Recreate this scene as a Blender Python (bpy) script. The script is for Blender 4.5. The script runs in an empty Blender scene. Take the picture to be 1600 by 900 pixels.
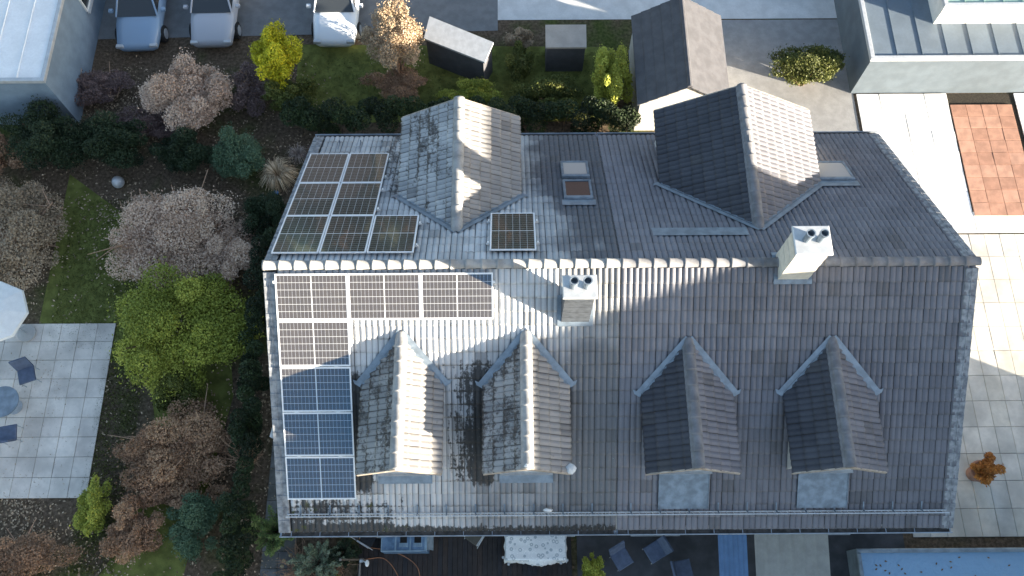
import bpy, math, random
import numpy as np
from mathutils import Vector, Matrix

random.seed(7); rng = np.random.default_rng(7)
PI = math.pi; rad = math.radians
S = bpy.context.scene
COL = S.collection

# ------------------------------------------------------------------ camera, world, sun, exposure
cam_d = bpy.data.cameras.new('camera'); cam = bpy.data.objects.new('camera', cam_d); COL.objects.link(cam)
cam.matrix_world = (Matrix.Translation((5.609, -8.145, 27.421)) @ Matrix.Rotation(rad(-.376), 4, 'Z')
                    @ Matrix.Rotation(rad(21.58), 4, 'X'))
cam_d.sensor_width = 36; cam_d.lens = 1350.2/1600*36
cam_d.clip_start = .5; cam_d.clip_end = 1500
S.camera = cam
SUN = Vector((1, -.43, .196)).normalized()          # towards the sun
el = math.asin(SUN.z); az = math.atan2(SUN.x, SUN.y)
W = bpy.data.worlds.new("World"); S.world = W; W.use_nodes = True
nt = W.node_tree; bg = nt.nodes['Background']
sky = nt.nodes.new('ShaderNodeTexSky'); sky.sky_type = 'NISHITA'; sky.sun_disc = False
sky.sun_elevation = el; sky.sun_rotation = az; sky.air_density = .9; sky.dust_density = .9; sky.ozone_density = .6
nt.links.new(sky.outputs[0], bg.inputs[0]); bg.inputs[1].default_value = .085
sd = bpy.data.lights.new('sun', 'SUN'); sd.energy = 5.0; sd.angle = rad(.6); sd.color = (1, .88, .71)
so = bpy.data.objects.new('sun', sd); COL.objects.link(so)
so.rotation_euler = SUN.to_track_quat('Z', 'Y').to_euler(); so.location = (40, -20, 20)
S.view_settings.view_transform = 'Standard'; S.view_settings.look = 'None'
S.view_settings.gamma = 1; S.view_settings.exposure = 2.45

# ------------------------------------------------------------------ helpers: objects
def link(o, parent=None):
    COL.objects.link(o)
    if parent is not None: o.parent = parent
    return o
def tag(o, label, cat, group=None):
    o['label'] = label; o['category'] = cat
    if group: o['group'] = group
    return o
def thing(name, label, cat, loc=(0, 0, 0), rz=0, group=None):
    o = bpy.data.objects.new(name, None); o.empty_display_size = .2
    o.location = loc; o.rotation_euler = (0, 0, rz); link(o)
    return tag(o, label, cat, group)
def structure(o): o['kind'] = 'structure'; return o
def stuff(o): o['kind'] = 'stuff'; return o
def copy_tree(o, parent=None):
    c = o.copy(); link(c); c.parent = parent
    for ch in list(o.children): copy_tree(ch, c)
    return c

class MB:
    """mesh builder"""
    def __init__(s): s.v = []; s.f = []; s.m = []; s.tv = None
    def add(s, vs, fs, mi=0):
        n = len(s.v); s.v.extend([tuple(v) for v in vs])
        s.f.extend([tuple(i+n for i in f) for f in fs]); s.m.extend([mi]*len(fs)); return s
    def box(s, x0, x1, y0, y1, z0, z1, mi=0, M=None):
        vs = [Vector((x, y, z)) for z in (z0, z1) for y in (y0, y1) for x in (x0, x1)]
        if M is not None: vs = [M @ v for v in vs]
        return s.add(vs, [(0, 2, 3, 1), (4, 5, 7, 6), (0, 1, 5, 4), (2, 6, 7, 3), (0, 4, 6, 2), (1, 3, 7, 5)], mi)
    def bbox(s, x0, x1, y0, y1, z0, z1, b=.01, mi=0, M=None):
        """box with bevelled top edges"""
        vs = [Vector(p) for p in ((x0, y0, z0), (x1, y0, z0), (x1, y1, z0), (x0, y1, z0),
              (x0, y0, z1-b), (x1, y0, z1-b), (x1, y1, z1-b), (x0, y1, z1-b),
              (x0+b, y0+b, z1), (x1-b, y0+b, z1), (x1-b, y1-b, z1), (x0+b, y1-b, z1))]
        if M is not None: vs = [M @ v for v in vs]
        fs = [(3, 2, 1, 0), (8, 9, 10, 11)]
        for k in range(4):
            j = (k+1) % 4; fs += [(k, j, j+4, k+4), (k+4, j+4, j+8, k+8)]
        return s.add(vs, fs, mi)
    def tube(s, pts, r, n=8, mi=0, cap=True):
        pts = [Vector(p) for p in pts]; rs = r if isinstance(r, (list, tuple)) else [r]*len(pts)
        vs = []; fs = []
        for i, p in enumerate(pts):
            t = (pts[min(i+1, len(pts)-1)]-pts[max(i-1, 0)]).normalized()
            a = t.cross(Vector((0, 0, 1)));
            if a.length < .05: a = t.cross(Vector((0, 1, 0)))
            a.normalize(); b = t.cross(a)
            for k in range(n):
                th = 2*PI*k/n; vs.append(p+a*(rs[i]*math.cos(th))+b*(rs[i]*math.sin(th)))
        for i in range(len(pts)-1):
            for k in range(n):
                j = (k+1) % n; fs.append((i*n+k, i*n+j, (i+1)*n+j, (i+1)*n+k))
        if cap: fs.append(tuple(range(n))[::-1]); fs.append(tuple((len(pts)-1)*n+k for k in range(n)))
        return s.add(vs, fs, mi)
    def lathe(s, prof, c=(0, 0, 0), n=20, mi=0):
        vs = []; fs = []
        for r, z in prof:
            for k in range(n): vs.append((c[0]+r*math.cos(2*PI*k/n), c[1]+r*math.sin(2*PI*k/n), c[2]+z))
        for i in range(len(prof)-1):
            for k in range(n):
                j = (k+1) % n; fs.append((i*n+k, i*n+j, (i+1)*n+j, (i+1)*n+k))
        return s.add(vs, fs, mi)
    def sheet(s, fn, nu, nv, mi=0):
        vs = [fn(i/nu, j/nv) for j in range(nv+1) for i in range(nu+1)]
        fs = [(j*(nu+1)+i, j*(nu+1)+i+1, (j+1)*(nu+1)+i+1, (j+1)*(nu+1)+i) for j in range(nv) for i in range(nu)]
        return s.add(vs, fs, mi)
    def mesh(s, name, mats, smooth=False):
        me = bpy.data.meshes.new(name); me.from_pydata(s.v, [], s.f)
        for m in (mats if isinstance(mats, (list, tuple)) else [mats]): me.materials.append(m)
        if len(set(s.m)) > 1: me.polygons.foreach_set('material_index', s.m)
        if smooth: me.polygons.foreach_set('use_smooth', [True]*len(s.f))
        me.update(); return me
    def build(s, name, mats, parent=None, smooth=False, loc=None):
        o = bpy.data.objects.new(name, s.mesh(name, mats, smooth)); link(o, parent)
        if loc is not None: o.location = loc
        return o

# ------------------------------------------------------------------ helpers: materials
class N:
    def __init__(s, name):
        s.mat = bpy.data.materials.new(name); s.mat.use_nodes = True; s.nt = s.mat.node_tree
        s.b = s.nt.nodes['Principled BSDF']
    def new(s, t, **k):
        n = s.nt.nodes.new(t)
        for a, b in k.items(): setattr(n, a, b)
        return n
    def put(s, sock, v):
        if isinstance(v, bpy.types.NodeSocket): s.nt.links.new(v, sock)
        else: sock.default_value = v
    def math(s, op, a, b=0., c=None):
        n = s.new('ShaderNodeMath', operation=op); s.put(n.inputs[0], a); s.put(n.inputs[1], b)
        if c is not None: s.put(n.inputs[2], c)
        return n.outputs[0]
    def rng(s, v, a, b, c=0., d=1., t='SMOOTHSTEP'):
        n = s.new('ShaderNodeMapRange', interpolation_type=t)
        s.put(n.inputs[0], v)
        n.inputs[1].default_value = a; n.inputs[2].default_value = b; n.inputs[3].default_value = c; n.inputs[4].default_value = d
        return n.outputs[0]
    def pos(s):
        if not hasattr(s, '_p'):
            g = s.new('ShaderNodeNewGeometry'); s._p = g.outputs['Position']
            x = s.new('ShaderNodeSeparateXYZ'); s.put(x.inputs[0], s._p); s._x = x.outputs
        return s._p
    def x(s): s.pos(); return s._x[0]
    def y(s): s.pos(); return s._x[1]
    def z(s): s.pos(); return s._x[2]
    def noise(s, scale, detail=3., stretch=None, rough=.55, vec=None):
        v = vec or s.pos()
        if stretch:
            m = s.new('ShaderNodeMapping'); s.put(m.inputs[0], v); m.inputs['Scale'].default_value = stretch; v = m.outputs[0]
        n = s.new('ShaderNodeTexNoise'); s.put(n.inputs['Vector'], v); n.inputs['Scale'].default_value = scale
        n.inputs['Detail'].default_value = detail; n.inputs['Roughness'].default_value = rough
        return n.outputs[0]
    def mix(s, f, a, b):
        n = s.new('ShaderNodeMix', data_type='RGBA'); s.put(n.inputs[0], f)
        for i, c in ((6, a), (7, b)): s.put(n.inputs[i], c if isinstance(c, bpy.types.NodeSocket) else (*c, 1))
        return n.outputs[2]
    def attr(s, name):
        n = s.new('ShaderNodeAttribute', attribute_name=name); return n.outputs['Fac']
    def bump(s, h, strength=.3, dist=.01):
        n = s.new('ShaderNodeBump'); n.inputs['Strength'].default_value = strength; n.inputs['Distance'].default_value = dist
        s.put(n.inputs['Height'], h); s.put(s.b.inputs['Normal'], n.outputs[0])
    def done(s, col, rough=.7, metal=0., spec=.5):
        s.put(s.b.inputs['Base Color'], col if isinstance(col, bpy.types.NodeSocket) else (*col, 1))
        s.put(s.b.inputs['Roughness'], rough); s.b.inputs['Metallic'].default_value = metal
        s.b.inputs['Specular IOR Level'].default_value = spec
        return s.mat
_mc = {}
def pm(name, c, rough=.7, var=.25, scale=6., metal=0., spec=.4, bump=.15, c2=None, detail=4.):
    """plain material with grime / tone variation and a fine grain"""
    if name in _mc: return _mc[name]
    n = N(name); a = tuple(v*(1-var) for v in c); b = c2 or tuple(min(v*(1+var*.6), .95) for v in c)
    f = n.rng(n.noise(scale, detail), .3, .7); f2 = n.rng(n.noise(scale*9, 2.), .25, .75)
    col = n.mix(f, a, b); col = n.mix(n.math('MULTIPLY', f2, .25), col, tuple(v*.7 for v in c))
    if bump: n.bump(f2, bump, .004)
    _mc[name] = n.done(col, rough, metal, spec); return _mc[name]

def foliage(name, dark, mid, light, rough=.6):
    if name in _mc: return _mc[name]
    n = N(name); t = n.attr('lv')
    col = n.mix(n.rng(t, 0, .5, t='LINEAR'), dark, mid); col = n.mix(n.rng(t, .5, 1, t='LINEAR'), col, light)
    n.done(col, rough, spec=.3)
    n.b.inputs['Transmission Weight'].default_value = 0
    _mc[name] = n.mat; return n.mat

def tile_mat(kind):
    n = N('roof_tile_'+kind); tv = n.attr('tv'); ed0 = n.attr('ed'); ed = n.math('MINIMUM', ed0, 1.); gr = n.attr('gr')
    big = n.noise(.9, 3.); fine = n.noise(14, 4.); grit = n.noise(90, 2.)
    x, y = n.x(), n.y()
    if kind == 'front':
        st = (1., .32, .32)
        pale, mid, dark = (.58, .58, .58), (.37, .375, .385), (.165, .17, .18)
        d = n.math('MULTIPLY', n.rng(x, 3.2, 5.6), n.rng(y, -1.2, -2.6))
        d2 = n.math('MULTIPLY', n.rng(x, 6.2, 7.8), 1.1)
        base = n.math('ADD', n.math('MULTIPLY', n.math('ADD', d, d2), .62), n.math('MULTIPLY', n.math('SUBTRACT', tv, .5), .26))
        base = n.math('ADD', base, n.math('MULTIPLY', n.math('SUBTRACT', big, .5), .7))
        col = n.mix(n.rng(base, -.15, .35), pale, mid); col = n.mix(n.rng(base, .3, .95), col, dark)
        streak = n.math('ADD', n.math('MULTIPLY', n.noise(5.5, 5., stretch=st, rough=.7), .6), n.math('MULTIPLY', n.noise(11, 3., stretch=(1., .10, .10), rough=.6), .4))
        mA = n.math('MULTIPLY', n.rng(y, -4.55, -5.25), n.rng(x, 4.6, 1.0))
        mB = n.math('MULTIPLY', n.math('MULTIPLY', n.rng(x, 3.7, 5.0, t='LINEAR'), n.rng(x, 5.3, 5.1)), n.math('MULTIPLY', n.rng(y, -1.5, -2.6), n.rng(y, -5.0, -4.5)))
        mC = n.math('MULTIPLY', n.math('MULTIPLY', n.rng(x, 1.5, 1.65), n.rng(x, 2.3, 1.95)), n.math('MULTIPLY', n.rng(y, -2.0, -2.7), n.rng(y, -5.0, -4.6)))  # mC: shade under the left dormer's eave, painted as a dark strip
        mD = n.math('MULTIPLY', n.rng(y, -5.55, -5.8), .35)
        m = n.math('ADD', n.math('MULTIPLY', mA, .27), n.math('ADD', n.math('MULTIPLY', n.math('MULTIPLY', mB, n.rng(n.noise(7, 3., stretch=(1., .05, .05)), .3, .6, .55, 1.)), .50), n.math('ADD', n.math('MULTIPLY', mC, .65), mD)))
        m = n.math('ADD', m, n.math('MULTIPLY', ed, .10))
        th = n.math('ADD', n.math('ADD', streak, n.math('MULTIPLY', n.math('SUBTRACT', fine, .5), .35)), m)
        s = n.rng(th, .68, .80)
        col = n.mix(n.math('MULTIPLY', s, .92), col, (.022, .021, .020))
        moss = n.math('MULTIPLY', n.rng(n.noise(3.1, 4.), .60, .68), n.math('MULTIPLY', mA, s))
        col = n.mix(moss, col, (.075, .085, .018))
        lich = n.math('MULTIPLY', n.rng(n.noise(21, 2.), .70, .76), .5)
        col = n.mix(lich, col, (.5, .5, .46))
    elif kind == 'rear':
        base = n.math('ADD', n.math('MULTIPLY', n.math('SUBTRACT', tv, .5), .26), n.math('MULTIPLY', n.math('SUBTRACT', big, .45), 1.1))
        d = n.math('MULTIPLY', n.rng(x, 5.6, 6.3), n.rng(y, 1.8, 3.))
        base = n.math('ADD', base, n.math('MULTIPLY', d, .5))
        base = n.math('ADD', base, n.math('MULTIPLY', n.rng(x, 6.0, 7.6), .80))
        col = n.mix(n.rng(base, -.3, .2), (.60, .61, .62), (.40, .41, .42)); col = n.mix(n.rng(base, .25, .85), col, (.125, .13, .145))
        streak = n.noise(4.5, 5., stretch=(1., .22, .22), rough=.7)
        mA = n.math('MULTIPLY', n.math('MULTIPLY', n.rng(x, 1.6, 2.3), n.rng(x, 3.2, 2.6)), n.rng(y, 2.3, 3.))
        th = n.math('ADD', n.math('ADD', streak, n.math('MULTIPLY', n.math('SUBTRACT', fine, .5), .3)), n.math('ADD', n.math('MULTIPLY', mA, .2), n.math('MULTIPLY', ed, .09)))
        col = n.mix(n.math('MULTIPLY', n.rng(th, .66, .80), .8), col, (.04, .04, .042))
    elif kind in ('left', 'wing_left'):
        w = kind == 'wing_left'
        base = n.math('ADD', n.math('MULTIPLY', n.math('SUBTRACT', tv, .5), .26), n.math('MULTIPLY', n.math('SUBTRACT', big, .5), .9))
        lo = (.50, .50, .50) if w else (.38, .37, .355); hi = (.23, .24, .255) if w else (.18, .185, .19)
        col = n.mix(n.rng(base, -.3, .3), lo, hi)
        streak = n.noise(3.4, 6., stretch=(1.15, .5, 1.15), rough=.72)
        mx = n.math('MULTIPLY', ed, .13)
        if w: mx = n.math('ADD', mx, n.math('MULTIPLY', n.math('MULTIPLY', n.rng(x, 2.7, 3.2), n.rng(x, 3.9, 3.5)), n.math('MULTIPLY', n.rng(y, 2.6, 3.4), .10)))
        th = n.math('ADD', n.math('ADD', streak, n.math('MULTIPLY', n.math('SUBTRACT', fine, .5), .5)), mx)
        col = n.mix(n.math('MULTIPLY', n.rng(th, .55 if w else .47, .74 if w else .66), .85), col, (.045, .036, .030))
        col = n.mix(n.math('MULTIPLY', n.rng(n.noise(19, 2.), .71, .76), .6), col, (.5, .5, .47))
    elif kind == 'right':
        base = n.math('ADD', n.math('MULTIPLY', n.math('SUBTRACT', tv, .5), .26), n.math('MULTIPLY', n.math('SUBTRACT', big, .5), .6))
        col = n.mix(n.rng(base, -.35, .35), (.34, .325, .31), (.215, .205, .20))
        th = n.math('ADD', n.math('ADD', n.noise(5, 5., rough=.7), n.math('MULTIPLY', ed, .07)), n.math('MULTIPLY', n.math('SUBTRACT', fine, .5), .3))
        col = n.mix(n.math('MULTIPLY', n.rng(th, .64, .78), .6), col, (.07, .062, .055))
    else:   # attached house: darker tiles; shade_side paints the shaded faces darker still
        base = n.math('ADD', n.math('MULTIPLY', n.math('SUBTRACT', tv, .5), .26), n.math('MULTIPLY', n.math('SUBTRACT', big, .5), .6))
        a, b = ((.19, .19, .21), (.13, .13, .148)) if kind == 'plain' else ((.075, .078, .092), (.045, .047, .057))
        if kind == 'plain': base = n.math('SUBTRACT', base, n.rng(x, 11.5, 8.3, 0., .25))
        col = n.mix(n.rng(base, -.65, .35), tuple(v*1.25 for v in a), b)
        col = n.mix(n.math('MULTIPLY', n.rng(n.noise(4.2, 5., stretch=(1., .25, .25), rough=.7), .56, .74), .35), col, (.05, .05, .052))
    col = n.mix(n.math('MULTIPLY', n.math('GREATER_THAN', tv, .9), .35), col, (.10, .095, .09))
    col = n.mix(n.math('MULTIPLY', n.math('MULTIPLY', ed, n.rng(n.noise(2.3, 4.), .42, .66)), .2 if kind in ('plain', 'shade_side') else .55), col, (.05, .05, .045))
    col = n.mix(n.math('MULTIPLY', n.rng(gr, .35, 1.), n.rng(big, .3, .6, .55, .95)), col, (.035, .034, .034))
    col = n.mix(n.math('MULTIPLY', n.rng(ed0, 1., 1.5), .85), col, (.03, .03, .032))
    col = n.mix(n.math('MULTIPLY', n.rng(grit, .55, .75), .3), col, (.08, .08, .085))
    n.bump(n.math('ADD', grit, n.math('MULTIPLY', fine, 1.5)), .35, .004)
    return n.done(col, n.rng(fine, .3, .7, .62, .85), spec=.35)

M_TILE = {k: tile_mat(k) for k in ('front', 'rear', 'left', 'wing_left', 'right', 'plain', 'shade_side')}
M_RIDGE = pm('ridge_concrete', (.33, .325, .315), .75, .25, 5)
M_RIDGE2 = pm('ridge_concrete_grey', (.19, .19, .2), .75, .25, 5)
M_VERGE = pm('verge_concrete', (.22, .235, .26), .7, .35, 7, c2=(.36, .37, .38))
M_ZINC = pm('zinc_sheet', (.24, .29, .34), .45, .25, 4, metal=.35, spec=.5)
M_ZINC2 = pm('zinc_dull', (.22, .27, .32), .5, .3, 5, metal=.3)
M_GUT = pm('gutter_zinc', (.38, .43, .49), .4, .25, 3, metal=.5)
M_LITTER = pm('gutter_sludge', (.085, .08, .075), .9, .5, 9)
M_DIRT = pm('gutter_dirt', (.035, .03, .022), .95, .5, 20)
M_ALU = pm('anodised_aluminium', (.86, .87, .88), .35, .05, 5, spec=.5, bump=.02)
M_ALU2 = pm('bright_galvanised', (.62, .66, .70), .4, .1, 8, metal=.1)
M_WALLW = pm('render_white', (.66, .65, .62), .85, .12, 2)
M_WALLD = pm('render_grey', (.45, .44, .42), .85, .15, 2)
M_WOODD = pm('roof_timber', (.16, .10, .06), .8, .3, 6)
M_PLASW = pm('white_plastic', (.8, .8, .78), .4, .06, 5, bump=.03)
M_METW = pm('galvanised', (.5, .53, .56), .45, .15, 8, metal=.4)
M_DARKG = pm('painted_void', (.012, .012, .013), .9, .3, 5)

def glassy(name, c, rough=.06):
    if name in _mc: return _mc[name]
    n = N(name); _mc[name] = n.done(c, rough, spec=.8); return n.mat
M_PANE = glassy('window_glass', (.03, .035, .04))

def cell_mat():
    n = N('solar_cell'); t = n.attr('tv')
    f = n.rng(n.noise(1.3, 3.), .3, .7)
    col = n.mix(t, (.080, .067, .048), (.072, .060, .045)); col = n.mix(n.math('MULTIPLY', f, .4), col, (.09, .072, .056))
    # printed bus bars: thin lines along the cell
    u = n.attr('cu')
    n.done(col, .14, spec=.85)
    n.b.inputs['Specular Tint'].default_value = (.03, .54, 1, 1); n.b.inputs['IOR'].default_value = 1.8
    n.b.inputs['Coat Weight'].default_value = .6; n.b.inputs['Coat Roughness'].default_value = .04
    return n.mat
M_CELL = cell_mat()
def sheet_mat():
    n = N('panel_backsheet'); n.done((.62, .63, .64), .25, spec=.6)
    n.b.inputs['Coat Weight'].default_value = .5; n.b.inputs['Coat Roughness'].default_value = .04
    return n.mat
M_BACK = sheet_mat()

# ------------------------------------------------------------------ roof frames and tiles
T = .638; RZ = 8.4; SLEN = 6.88
cA, sA = math.cos(math.atan(T)), math.sin(math.atan(T))
def frame(O, U, V):
    U = Vector(U).normalized(); V = Vector(V).normalized(); Nn = V.cross(U).normalized()
    return Matrix(((U.x, V.x, Nn.x, O[0]), (U.y, V.y, Nn.y, O[1]), (U.z, V.z, Nn.z, O[2]), (0, 0, 0, 1)))
# local coordinates: x = across, y = down the slope, z = out of the roof (left handed basis handled by face order)
TW, TC = .294, .335
def tile_profile():
    nseg = 12; vs = []; ed = []
    W6 = (-1., -.05, .8, 1., .8, -.05); gr = []
    for (v, w, e) in ((-.045, -.006, 0), (TC-.07, .019, .15), (TC, .026, 1), (TC+.001, -.008, 2)):
        for i in range(nseg+1):
            u = i/nseg*(TW-.003)
            h = .0165*W6[i % 6]
            vs.append((u, v, w+h)); ed.append(e); gr.append(1. if i in (0, nseg) else (.85 if i == 6 else 0.))
    k = nseg+1; fs = []
    for j in range(3):
        for i in range(nseg): fs.append((j*k+i, (j+1)*k+i, (j+1)*k+i+1, j*k+i+1))
    return np.array(vs), np.array(fs), np.array(ed, dtype=np.float32), np.array(gr, dtype=np.float32)
TV, TF, TE, TG = tile_profile()
TF = TF[:, :]                                       # quads
def set_attr(me, name, data, dom):
    a = me.attributes.new(name, 'FLOAT', dom); a.data.foreach_set('value', np.ascontiguousarray(data, dtype=np.float32))
def np_mesh(name, V, F, mats, smooth=False, face=None, point=None):
    me = bpy.data.meshes.new(name); V = np.asarray(V, dtype=np.float32); F = np.asarray(F, dtype=np.int32)
    k = F.shape[1]
    me.vertices.add(len(V)); me.vertices.foreach_set('co', V.ravel())
    me.loops.add(F.size); me.loops.foreach_set('vertex_index', F.ravel())
    me.polygons.add(len(F)); me.polygons.foreach_set('loop_start', np.arange(0, F.size, k, dtype=np.int32))
    me.polygons.foreach_set('loop_total', np.full(len(F), k, dtype=np.int32))
    for m in (mats if isinstance(mats, (list, tuple)) else [mats]): me.materials.append(m)
    if smooth: me.polygons.foreach_set('use_smooth', np.ones(len(F), dtype=bool))
    me.update(calc_edges=True)
    for n_, d in (face or {}).items(): set_attr(me, n_, d, 'FACE')
    for n_, d in (point or {}).items(): set_attr(me, n_, d, 'POINT')
    return me
_tilemesh = {}
def tile_mesh(matk, var):
    k = (matk, var)
    if k not in _tilemesh:
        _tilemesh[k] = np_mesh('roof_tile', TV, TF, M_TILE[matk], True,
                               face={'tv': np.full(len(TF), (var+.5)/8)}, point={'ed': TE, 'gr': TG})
    return _tilemesh[k]
def lay_tiles(Fm, ncol, nrow, matk, parent, keep=None, single=None):
    """Fm: roof frame; keep(world)->bool; single(world)->bool: an object of its own"""
    flip = Fm.to_3x3().determinant() < 0
    Vs = []; Fs = []; tv = []; ed = []; cnt = 0; ns = 0
    for r in range(nrow):
        for c in range(ncol):
            loc = Vector((c*TW, r*TC, 0)); ctr = Fm @ (loc+Vector((TW/2, TC/2, 0)))
            if keep and not keep(ctr): continue
            j = Matrix.Translation(loc+Vector((random.gauss(0, .0012), random.gauss(0, .0025), random.gauss(.0, .0010)))) @ \
                Matrix.Rotation(random.gauss(0, .004), 4, 'Z') @ Matrix.Rotation(random.gauss(0, .006), 4, 'X')
            Mx = Fm @ j; var = 7 if random.random() < .035 else random.randrange(7)
            if single and single(ctr):
                o = bpy.data.objects.new('roof_tile', tile_mesh(matk, var)); link(o, parent)
                o.matrix_basis = Mx; ns += 1
                continue
            A = np.array(Mx)
            Vs.append(TV @ A[:3, :3].T + A[:3, 3]); Fs.append(TF + cnt*len(TV)); cnt += 1
            tv.append(np.full(len(TF), (var+.5)/8)); ed.append(TE)
    if cnt:
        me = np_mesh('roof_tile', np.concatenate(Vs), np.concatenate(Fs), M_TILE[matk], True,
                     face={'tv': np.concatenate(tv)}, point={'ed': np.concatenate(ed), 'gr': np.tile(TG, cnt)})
        o = bpy.data.objects.new('roof_tile', me); link(o, parent); stuff(o)
    return ns

def ridge_piece(L=.40, r=.115, mat=M_RIDGE, k0=1.10):
    """half-round ridge tile along +x, mouth end thicker"""
    m = MB(); n = 8; vs = []; prof = ((0, k0), (.05, k0), (.055, k0-.07 if k0 > 1.05 else k0-.02), (L, .93 if k0 > 1.05 else .97))
    for xx, k in prof:
        for i in range(n+1):
            a = PI*i/n; vs.append((xx, -r*k*math.cos(a)*1.05, r*k*math.sin(a)*.82-.045))
    for i in range(n+1):
        a = PI*i/n; vs.append((0, -r*.93*math.cos(a), r*.93*math.sin(a)*.82-.055))
    fs = []
    for j in range(len(prof)-1):
        for i in range(n): fs.append((j*(n+1)+i, (j+1)*(n+1)+i, (j+1)*(n+1)+i+1, j*(n+1)+i+1))
    b = len(prof)*(n+1)
    for i in range(n): fs.append((i, i+1, b+i+1, b+i))
    m.add(vs, [f[::-1] for f in fs]); return m.mesh('ridge_tile', mat, True)
RP = ridge_piece(); RP2 = ridge_piece(mat=M_RIDGE2); RPD = ridge_piece(r=.142, k0=1.02)
def ridge_row(p0, p1, parent, me, step=.375):
    p0 = Vector(p0); p1 = Vector(p1); d = p1-p0; n = max(1, round(d.length/step)); st = d.length/n; d.normalize()
    q = Vector((1, 0, 0)).rotation_difference(d)
    for i in range(n):
        o = bpy.data.objects.new('ridge_tile', me); link(o, parent)
        o.location = p0+d*(i*st)+Vector((0, 0, random.gauss(0, .003)))
        o.rotation_mode = 'QUATERNION'
        o.rotation_quaternion = q @ Vector((0, 0, 1)).rotation_difference(Vector((random.gauss(0, .008), random.gauss(0, .008), 1)))
        o.scale = (st/.375, 1, 1)

def verge_piece():
    m = MB()
    m.bbox(-.03, .27, 0, TC+.02, .012, .045, .012)
    m.box(-.03, .0, 0, TC+.02, -.16, .0115)
    m.box(.10, .13, .0, TC+.021, .0455, .058)
    return m.mesh('verge_tile', M_VERGE)
VP = verge_piece()

def quad(mb, a, b, c, d, mi=0): mb.add([a, b, c, d], [(0, 1, 2, 3)], mi)
def ribbon(pts, outs, width, lift, thick=.006):
    """flat flashing strip along pts, widened towards outs"""
    m = MB(); vs = []
    for p, o in zip(pts, outs):
        p = Vector(p); o = Vector(o)
        vs += [p+lift, p+o*width+lift, p+o*width+lift-Vector((0, 0, thick)), p+lift-Vector((0, 0, thick))]
    fs = []
    for i in range(len(pts)-1):
        for k in range(4):
            j = (k+1) % 4; fs.append((i*4+k, i*4+j, (i+1)*4+j, (i+1)*4+k))
    fs += [(3, 2, 1, 0), tuple((len(pts)-1)*4+k for k in range(4))]
    return m.add(vs, fs)

def window(parent, M, w, h, matf=M_PLASW, name='window'):
    """window in local x (width), z (height), facing -y, at frame M"""
    f = MB(); t = .06
    for x0, x1, z0, z1 in ((0, w, 0, t), (0, w, h-t, h), (0, t, t, h-t), (w-t, w, t, h-t), (w/2-t/2, w/2+t/2, t, h-t)):
        f.box(x0, x1, -.04, .03, z0, z1, M=M)
    o = f.build(name, matf, parent)
    g = MB(); g.box(t, w-t, -.01, .005, t, h-t, M=M); g.build('pane', M_PANE, o)
    s = MB(); s.box(-.05, w+.05, -.12, -.041, -.05, -.005, M=M); s.build('sill', M_METW, o)
    return o

def zf(y): return RZ-T*abs(y)

def gable_body(x0, x1, y0, y1, drop=.16):
    m = MB(); P = [(y0, 0), (y1, 0), (y1, zf(y1)-drop), (0, RZ-drop), (y0, zf(y0)-drop)]
    vs = [(x0, y, z) for y, z in P]+[(x1, y, z) for y, z in P]
    fs = [(4, 3, 2, 1, 0), (5, 6, 7, 8, 9)]+[(i, (i+1) % 5, (i+1) % 5+5, i+5) for i in range(5)]
    return m.add(vs, fs)

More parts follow.
